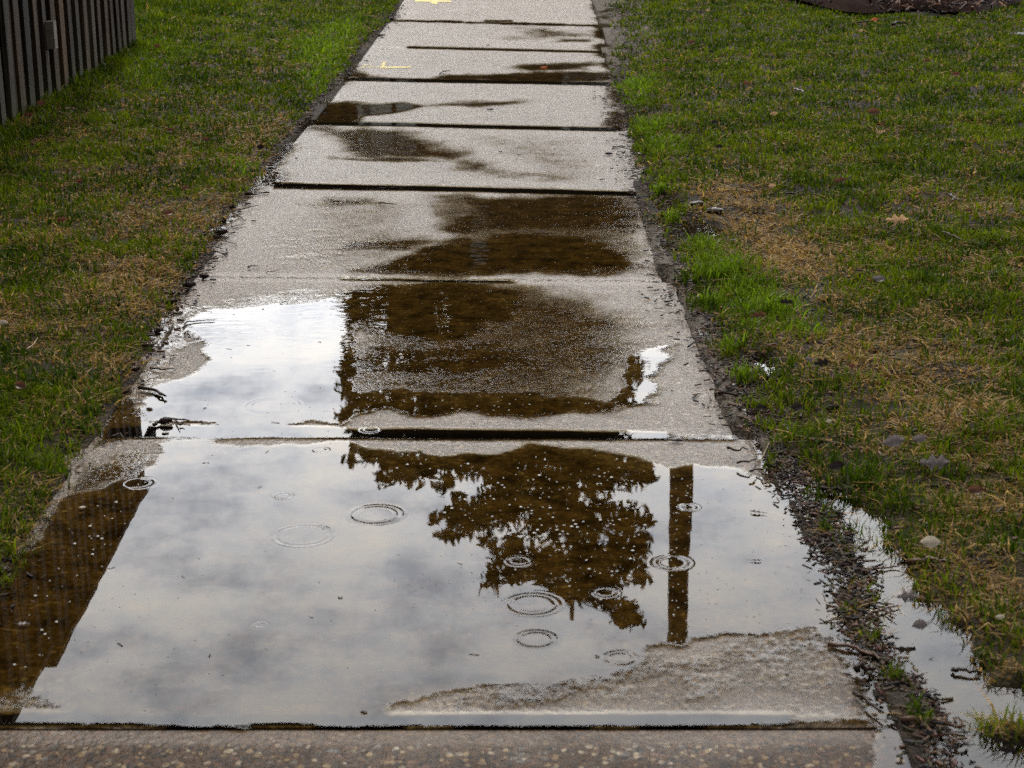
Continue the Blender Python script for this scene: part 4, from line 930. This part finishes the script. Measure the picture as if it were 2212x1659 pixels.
# ------------------------------------------------------------------ yellow utility paint on the slabs
def paint_mark(strokes, label):
    polys = [(PP(s), w) for s, w in strokes]
    allp = np.concatenate([p for p, _ in polys]); lo, hi = allp.min(0)-0.02, allp.max(0)+0.02
    x = np.arange(lo[0], hi[0], 0.004); y = np.arange(lo[1], hi[1], 0.006)
    X, Y = np.meshgrid(x, y, indexing='ij'); A = np.zeros(X.shape)
    for p, w in polys: A = np.maximum(A, w*sstep(sdist(X, Y, p), -0.012, 0.012))
    k = A > 0.02; cellk = k[:-1, :-1] | k[1:, :-1] | k[:-1, 1:] | k[1:, 1:]
    q = grid_faces(len(x), len(y), cellk); ids, inv = np.unique(q, return_inverse=True)
    V = np.stack([X, Y, np.full(X.shape, 0.0018)], -1).reshape(-1, 3)[ids]
    tag(fast_mesh('paint_mark', V, inv.reshape(-1, 4), mat=M_PAINT, attrs={'paint': A.ravel()[ids]}), label, 'paint mark')
paint_mark([([(777, 141), (806, 139), (810, 147), (779, 149)], 0.48), ([(824, 134), (836, 133), (832, 149), (820, 149)], 0.72), ([(806, 144.5), (889, 144), (890, 148), (830, 148.5)], 0.68)], 'faded yellow spray-painted cross on the slab by the dark far puddle')
paint_mark([([(896, 0), (974, 1.5), (975, 5), (896, 4)], 1.1), ([(935, -3), (948, -3), (944, 9.5), (930, 8)], 1.2), ([(898, -3), (930, -2), (930, 2), (896, 2)], 0.9)], 'bright yellow spray-painted cross on the farthest slab')

# ------------------------------------------------------------------ mulch bed
def mulch():
    c = MULCH_C; nr, na = 22, 60
    V = []
    for i in range(nr):
        for k in range(na):
            a = 2*math.pi*k/na; r = i/(nr-1); w = 1+0.06*math.sin(5*a)+0.05*math.sin(9*a+1)
            V.append((c[0]+MULCH_R[0]*r*w*math.cos(a), c[1]+MULCH_R[1]*r*w*math.sin(a), 0.045+0.17*(1-r*r)**0.8+(0 if i == nr-1 else rng.normal(0, 0.008))))
    Fc = [(i*na+k, i*na+(k+1) % na, (i+1)*na+(k+1) % na, (i+1)*na+k) for i in range(nr-1) for k in range(na)]
    bed = mesh_obj('mulch', V, Fc, M_MULCH)
    tag(bed, 'dark mounded mulch bed at the far right of the lawn', 'mulch', kind='stuff')
    n = 2600; a = rng.uniform(0, 2*math.pi, n); r = np.sqrt(rng.random(n))*1.03
    X = c[0]+MULCH_R[0]*r*np.cos(a); Y = c[1]+MULCH_R[1]*r*np.sin(a); Z = 0.058+0.17*np.clip(1-r*r, 0, 1)**0.8
    litter('mulch', 'loose brown wood chips covering the mulch bed', X, Y, Z, rng.uniform(0.02, 0.075, n), rng.uniform(0.006, 0.016, n), [(0.03, 0.014, 0.010), (0.06, 0.024, 0.016), (0.14, 0.06, 0.035), (0.010, 0.006, 0.006), (0.34, 0.18, 0.10), (0.015, 0.009, 0.008)], 0.9, cat='mulch')
mulch()

# ------------------------------------------------------------------ board fence
def fence():
    A = P(297, 103, 0.02); B = P(0, 290, 0.02)
    d = (A-B)/np.linalg.norm(A-B); nrm = np.array([d[1], -d[0]])
    A = A-nrm*0.042
    y_end = A[1]
    root = empty('wooden_fence', (A[0], y_end, 0), label='tall weathered brown board fence standing on the left lawn', cat='fence')
    root.rotation_euler.z = math.atan2(-d[0], d[1])
    H = 2.16
    y = 0.16; k = 0
    while y < 9.5:
        yy = -y
        w = 0.070*rng.uniform(0.75, 1.15); y += rng.normal(0, 0.008)
        top = (H if y < 2.62 else H-0.085) if y > 0.50 else 1.15
        pan = int(y/2.44)
        base_z = 0.018+0.015*rng.random()
        for front in (1, 0):
            y2 = yy-(0 if front else 0.072)
            mb = MB(); tilt = rng.normal(0, 0.004)
            wb = w if front else 0.185
            hh = top-rng.uniform(0, 0.015)
            th = 0.019
            xx = 0.032 if front else -0.058-0.012*(k % 2)
            nz = 10; V = []
            for i in range(nz):
                z = base_z+(hh-base_z)*i/(nz-1); j = rng.normal(0, 0.0012)
                for (sx, sy) in ((-1, -1), (1, -1), (1, 1), (-1, 1)):
                    V.append((xx+sx*th/2+tilt*z*0.5, y2+sy*wb/2+tilt*z+j, z))
            Fc = [(i*4+a, i*4+(a+1) % 4, (i+1)*4+(a+1) % 4, (i+1)*4+a) for i in range(nz-1) for a in range(4)]+[(3, 2, 1, 0), ((nz-1)*4, (nz-1)*4+1, (nz-1)*4+2, (nz-1)*4+3)]
            mb.add(V, Fc); mb.build('board', M_WOOD, root)
        y += 0.145; k += 1
    mb = MB(); mb.box((-0.012, -1.57, H+0.012), (0.125, 2.12, 0.03)); mb.box((-0.012, -5.99, H-0.073), (0.125, 6.70, 0.03)); mb.build('top_rail', M_WOOD, root)
    for zc in (0.45, 1.25, 2.05):
        mb = MB(); mb.box((-0.006, -4.75, zc), (0.038, 9.4, 0.085)); mb.build('rail', M_WOOD, root)
    for yp in (0, -0.56, -2.44, -4.88, -7.32):
        hp = (1.18 if yp == 0 else H-0.01 if yp > -2.5 else H-0.10)
        mb = MB(); mb.box((-0.012, yp, hp/2-0.1), (0.085, 0.098, hp+0.2)); mb.build('post', M_WOOD, root)
    g = P(110, 218, 0.02); yb = -float(np.dot(A-g, d))
    mb = MB(); mb.box((0.058, yb, 0.29), (0.034, 0.05, 0.11)); b = mb.build('wood_block', simple('aged_block', (0.09, 0.075, 0.055), (0.20, 0.17, 0.135), 30, 0.7, 0.3), root)
    b['label'] = 'short pale wood block nailed between two boards'
fence()

# ------------------------------------------------------------------ utility pole, trees and house, seen mirrored in the water
top = mirror_point(1463, 1395, 19.0)
def pole():
    root = empty('utility_pole', (top[0], 19.0, 0), label='tall round brown wooden utility pole standing on the lawn, mirrored in the puddle', cat='utility pole')
    mb = MB(); zs = np.linspace(-0.1, top[2], 14)
    mb.tube([(0.004*math.sin(z), 0, z) for z in zs], [0.135-0.022*z/top[2] for z in zs], 18); mb.build('shaft', M_POLE, root, True)
    mb = MB(); mb.tube([(0.12, -0.03, z) for z in np.linspace(0, top[2]*0.82, 8)], [0.014]*8, 8); mb.build('conduit', M_BARK, root, True)
    mb = MB(); mb.box((0, -0.137, 1.7), (0.07, 0.006, 0.11)); mb.build('number_plate', M_WHITE, root)
pole()

def foliage(blobs, n_per_m3, size, palette, seed, squash=1.0):
    """leaf-sized faces spread through overlapping clumps"""
    g = np.random.default_rng(seed); Vs_, Cs = [], []
    pal = np.array(palette)
    for (x, y, z, r) in blobs:
        n = max(30, int(n_per_m3*r**2.2))
        d = g.normal(size=(n, 3)); d /= np.linalg.norm(d, axis=1)[:, None]
        rad = r*g.random(n)**0.45*(0.75+0.5*g.random(n))
        c = np.array([x, y, z])+d*rad[:, None]*np.array([1, 1, squash])
        s = size*(0.5+g.random(n))
        u = g.normal(size=(n, 3)); u /= np.linalg.norm(u, axis=1)[:, None]
        v = np.cross(u, g.normal(size=(n, 3))); v /= np.linalg.norm(v, axis=1)[:, None]+1e-9
        Vs_.append(np.stack([c-u*s[:, None]-v*s[:, None]*0.35, c+u*s[:, None]*0.9, c+u*s[:, None]*0.6+v*s[:, None]*0.5, c-u*s[:, None]*0.5+v*s[:, None]*0.45], 1).reshape(-1, 3))
        cc = pal[g.integers(0, len(pal), n)]*(0.6+0.7*g.random((n, 1)))*(0.75+0.5*g.random())
        Cs.append(np.repeat(cc, 4, 0))
    V = np.concatenate(Vs_); return V, np.arange(len(V)).reshape(-1, 4), np.concatenate(Cs)
def tree(name, loc, blobs, label, cat, palette, trunk_r, trunk_h, size, dens, seed, group=None, limb=True):
    loc = np.array(loc, float)
    root = empty(name, loc, label=label, cat=cat, group=group)
    g = np.random.default_rng(seed)
    bl = [(x-loc[0], y-loc[1], z-loc[2], r) for x, y, z, r in blobs]
    V, Q, C = foliage(bl, dens, size, palette, seed)
    fast_mesh('crown', V, Q, mat=M_NEEDLE, parent=root, colors=C)
    mb = MB(); zs = np.linspace(-0.1, trunk_h, 10)
    sway = np.cumsum(g.normal(0, 0.08, 10))*trunk_r*2
    mb.tube(np.stack([sway, sway*0.5, zs], -1), [trunk_r*(1-0.85*(i/9)**1.2) for i in range(10)], 10)
    if limb:
        for (x, y, z, r) in bl:
            z0 = max(trunk_h*0.18, min(z-0.35*math.hypot(x, y), trunk_h*0.97)); f = z0/trunk_h
            i = min(int(f*9), 9); rr_ = max(trunk_r*(1-0.85*f)*0.4, 0.03)
            a = np.array([sway[i], sway[i]*0.5, z0]); b = np.array([x, y, z])
            mb.tube([a, a+(b-a)*0.5+np.array([0, 0, 0.1*np.linalg.norm(b-a)*0.3]), b], [rr_, rr_*0.6, rr_*0.25], 5)
    mb.build('trunk', M_BARKT, root, True)
    return root
PINEP = [(0.030, 0.034, 0.010), (0.050, 0.045, 0.014), (0.075, 0.055, 0.020), (0.040, 0.030, 0.014), (0.022, 0.026, 0.010)]
T = 52.0
def mblob(x, y, r, depth=1.2):
    c = mirror_point(x, y, T); return (c[0], T+random.uniform(-depth, depth), c[2], r*T/3968/0.93)
main = [(1342, 1362, 20), (1318, 1338, 24), (1375, 1322, 20), (1350, 1310, 34), (1300, 1290, 42), (1255, 1300, 26), (1215, 1290, 26), (1390, 1270, 24), (1170, 1262, 32), (1110, 1235, 28), (1060, 1222, 26), (1050, 1190, 24), (1110, 1180, 50), (1190, 1200, 55), (1270, 1220, 60), (1345, 1220, 55), (1390, 1190, 26), (965, 1166, 20), (935, 1152, 16), (1000, 1150, 32), (1040, 1130, 36), (985, 1120, 26), (1010, 1085, 40), (960, 1060, 26), (1080, 1080, 55), (1170, 1110, 60), (1260, 1120, 60), (1345, 1120, 50), (1395, 1110, 22), (1100, 1020, 55), (1190, 1030, 60), (1290, 1030, 60), (1370, 1030, 44), (1400, 1060, 20), (1050, 1000, 50), (1380, 960, 36), (1300, 950, 60), (1200, 950, 60), (1100, 950, 60), (1010, 960, 50), (960, 1010, 30)]
main += [(xx, 942, 36) for xx in range(780, 1320, 44)]+[(xx, 912, 36) for xx in range(960, 1320, 60)]+[(865, 640, 40), (870, 690, 40), (880, 740, 40), (955, 640, 36), (955, 720, 36)]
main += [(1270, 985, 40), (1230, 990, 36), (1310, 985, 36), (1360, 995, 30), (1150, 985, 40), (1085, 1010, 40)]
for yy in range(420, 940, 44):
    for xx in range(960, 1370, 52): main.append((xx+random.randint(-25, 25), yy+random.randint(-20, 20), random.randint(38, 58)))
    main.append((1345, yy, 24))
    if yy < 610: main += [(1400, yy, 34), (1450, yy, 34)]
mc = mirror_point(1230, 1000, T)
tree('pine_tree', (mc[0], T, 0), [mblob(*b) for b in main], 'tall broad pine tree with a ragged crown, largest tree mirrored in the puddle', 'tree', PINEP, 0.42, mirror_point(1340, 1340, T)[2], 0.17, 560, 11)
left = [(757, 1000, 18), (765, 985, 20), (800, 1005, 24), (830, 1025, 20), (850, 1010, 26), (880, 1035, 18), (900, 1020, 24), (925, 1030, 16), (915, 990, 34), (860, 980, 34), (800, 965, 34), (765, 950, 22), (945, 960, 34)]
for yy in range(420, 950, 46):
    if yy < 560: left += [(720, yy, 34), (680, yy, 30)]
    for xx in range(775, 970, 50): left.append((xx+random.randint(-18, 18), yy+random.randint(-20, 20), random.randint(30, 46)))
    left.append((752+random.randint(-4, 10), yy, 15))
lc = mirror_point(850, 960, T)
T = 54.0
tree('pine_tree', (lc[0]*54/52, T, 0), [mblob(*b) for b in left], 'lower pine tree with a comb-like top left of the largest pine', 'tree', PINEP, 0.30, mirror_point(860, 990, T)[2], 0.17, 480, 12)

BGP = [(0.028, 0.020, 0.012), (0.020, 0.018, 0.008), (0.040, 0.027, 0.015), (0.018, 0.015, 0.009)]
bg = [(-15.5, 70, 13.0, 'far brown leafless tree, leftmost of the distant row'), (-11.8, 74, 14.8, 'far brown tree, second from the left in the distant row'), (-8.4, 68, 14.2, 'far brown tree left of the lower pine'), (-5.0, 72, 15.0, 'far brown tree partly behind the lower pine'), (3.2, 74, 16.5, 'far brown tree behind the largest pine'), (6.2, 68, 16.4, 'far brown tree right of the largest pine'), (9.4, 71, 17.0, 'far brown tree, third from the right in the distant row'), (13.5, 69, 15.6, 'far brown tree, second from the right in the distant row'), (17.8, 74, 15.0, 'far brown tree, rightmost of the distant row')]
for k, (x, y, h, label) in enumerate(bg):
    g = np.random.default_rng(200+k); bl = []
    for _ in range(50):
        z = h*(0.10+0.84*g.random()); w = 2.7*math.sin(math.pi*min(0.95, max(0.12, z/h*0.95)))**0.6
        a = g.uniform(0, 6.28); q = math.sqrt(g.random())*w
        bl.append((x+q*math.cos(a), y+q*math.sin(a), z, g.uniform(0.7, 1.25)))
    tree('broadleaf_tree', (x, y, 0), bl, label, 'tree', BGP, 0.28, h*0.9, 0.22, 150, 300+k, group='distant trees beyond the house')

def house():
    D = 40.0
    vent = mirror_point(1035, 515, D); win = mirror_point(830, 262, D); w2 = mirror_point(800, 262, D); w3 = mirror_point(872, 262, D)
    cx = vent[0]; root = empty('house', (cx, D, 0), label='dark brown two-storey gabled house with white trim, mirrored in the far puddles', cat='house')
    hw, dep, ev, pk = 4.6, 8.0, 5.9, vent[2]+0.85
    mb = MB()
    V = [(-hw, 0, 0), (hw, 0, 0), (hw, 0, ev), (0, 0, pk), (-hw, 0, ev), (-hw, dep, 0), (hw, dep, 0), (hw, dep, ev), (0, dep, pk), (-hw, dep, ev)]
    mb.add(V, [(0, 1, 2, 3, 4), (5, 9, 8, 7, 6), (0, 4, 9, 5), (1, 6, 7, 2)]); mb.build('wall', M_SIDING, root)
    sl_ = math.atan2(pk-ev, hw); ln = math.hypot(hw, pk-ev)+0.5
    mb = MB()
    for s in (-1, 1):
        rot = Matrix.Rotation(s*sl_, 3, 'Y')
        c = np.array((s*(hw+0.25)*0.52, dep/2, (pk+ev)/2-0.02)) 
        mb.box((s*(math.cos(sl_)*ln/2), dep/2, pk+0.12-math.sin(sl_)*ln/2), (ln, dep+0.8, 0.14), rot)
    mb.build('roof', M_ROOF, root)
    def window(x, z, w, h, vents=False):
        m1 = MB()
        for s in (-1, 1): m1.box((s*(w/2+0.05)+x, -0.04, z), (0.10, 0.08, h+0.2))
        for s in (-1, 1): m1.box((x, -0.04, z+s*(h/2+0.05)), (w, 0.08, 0.10))
        m1.box((x, -0.03, z), (w, 0.05, 0.05))
        f = m1.build('window', M_WHITE, root)
        m2 = MB(); m2.box((x, -0.012, z), (w, 0.02, h)); m2.build('pane', M_WHITE if vents else M_GLASS, f)
    window(win[0]-cx, win[2], 0.35, 1.2, True); window(w2[0]-cx, win[2], 0.30, 0.9); window(w3[0]-cx, win[2], 0.30, 1.2, True); window(2.4, win[2], 0.9, 1.3)
    window(-2.6, 1.6, 1.2, 1.3); window(2.6, 1.6, 1.2, 1.3)
    mb = MB(); mb.box((0, -0.04, vent[2]), (0.32, 0.08, 0.55)); mb.build('gable_vent', M_WHITE, root)
    mb = MB(); mb.box((0, -0.03, 1.05), (1.0, 0.06, 2.1)); d = mb.build('door', M_WHITE, root)
house()
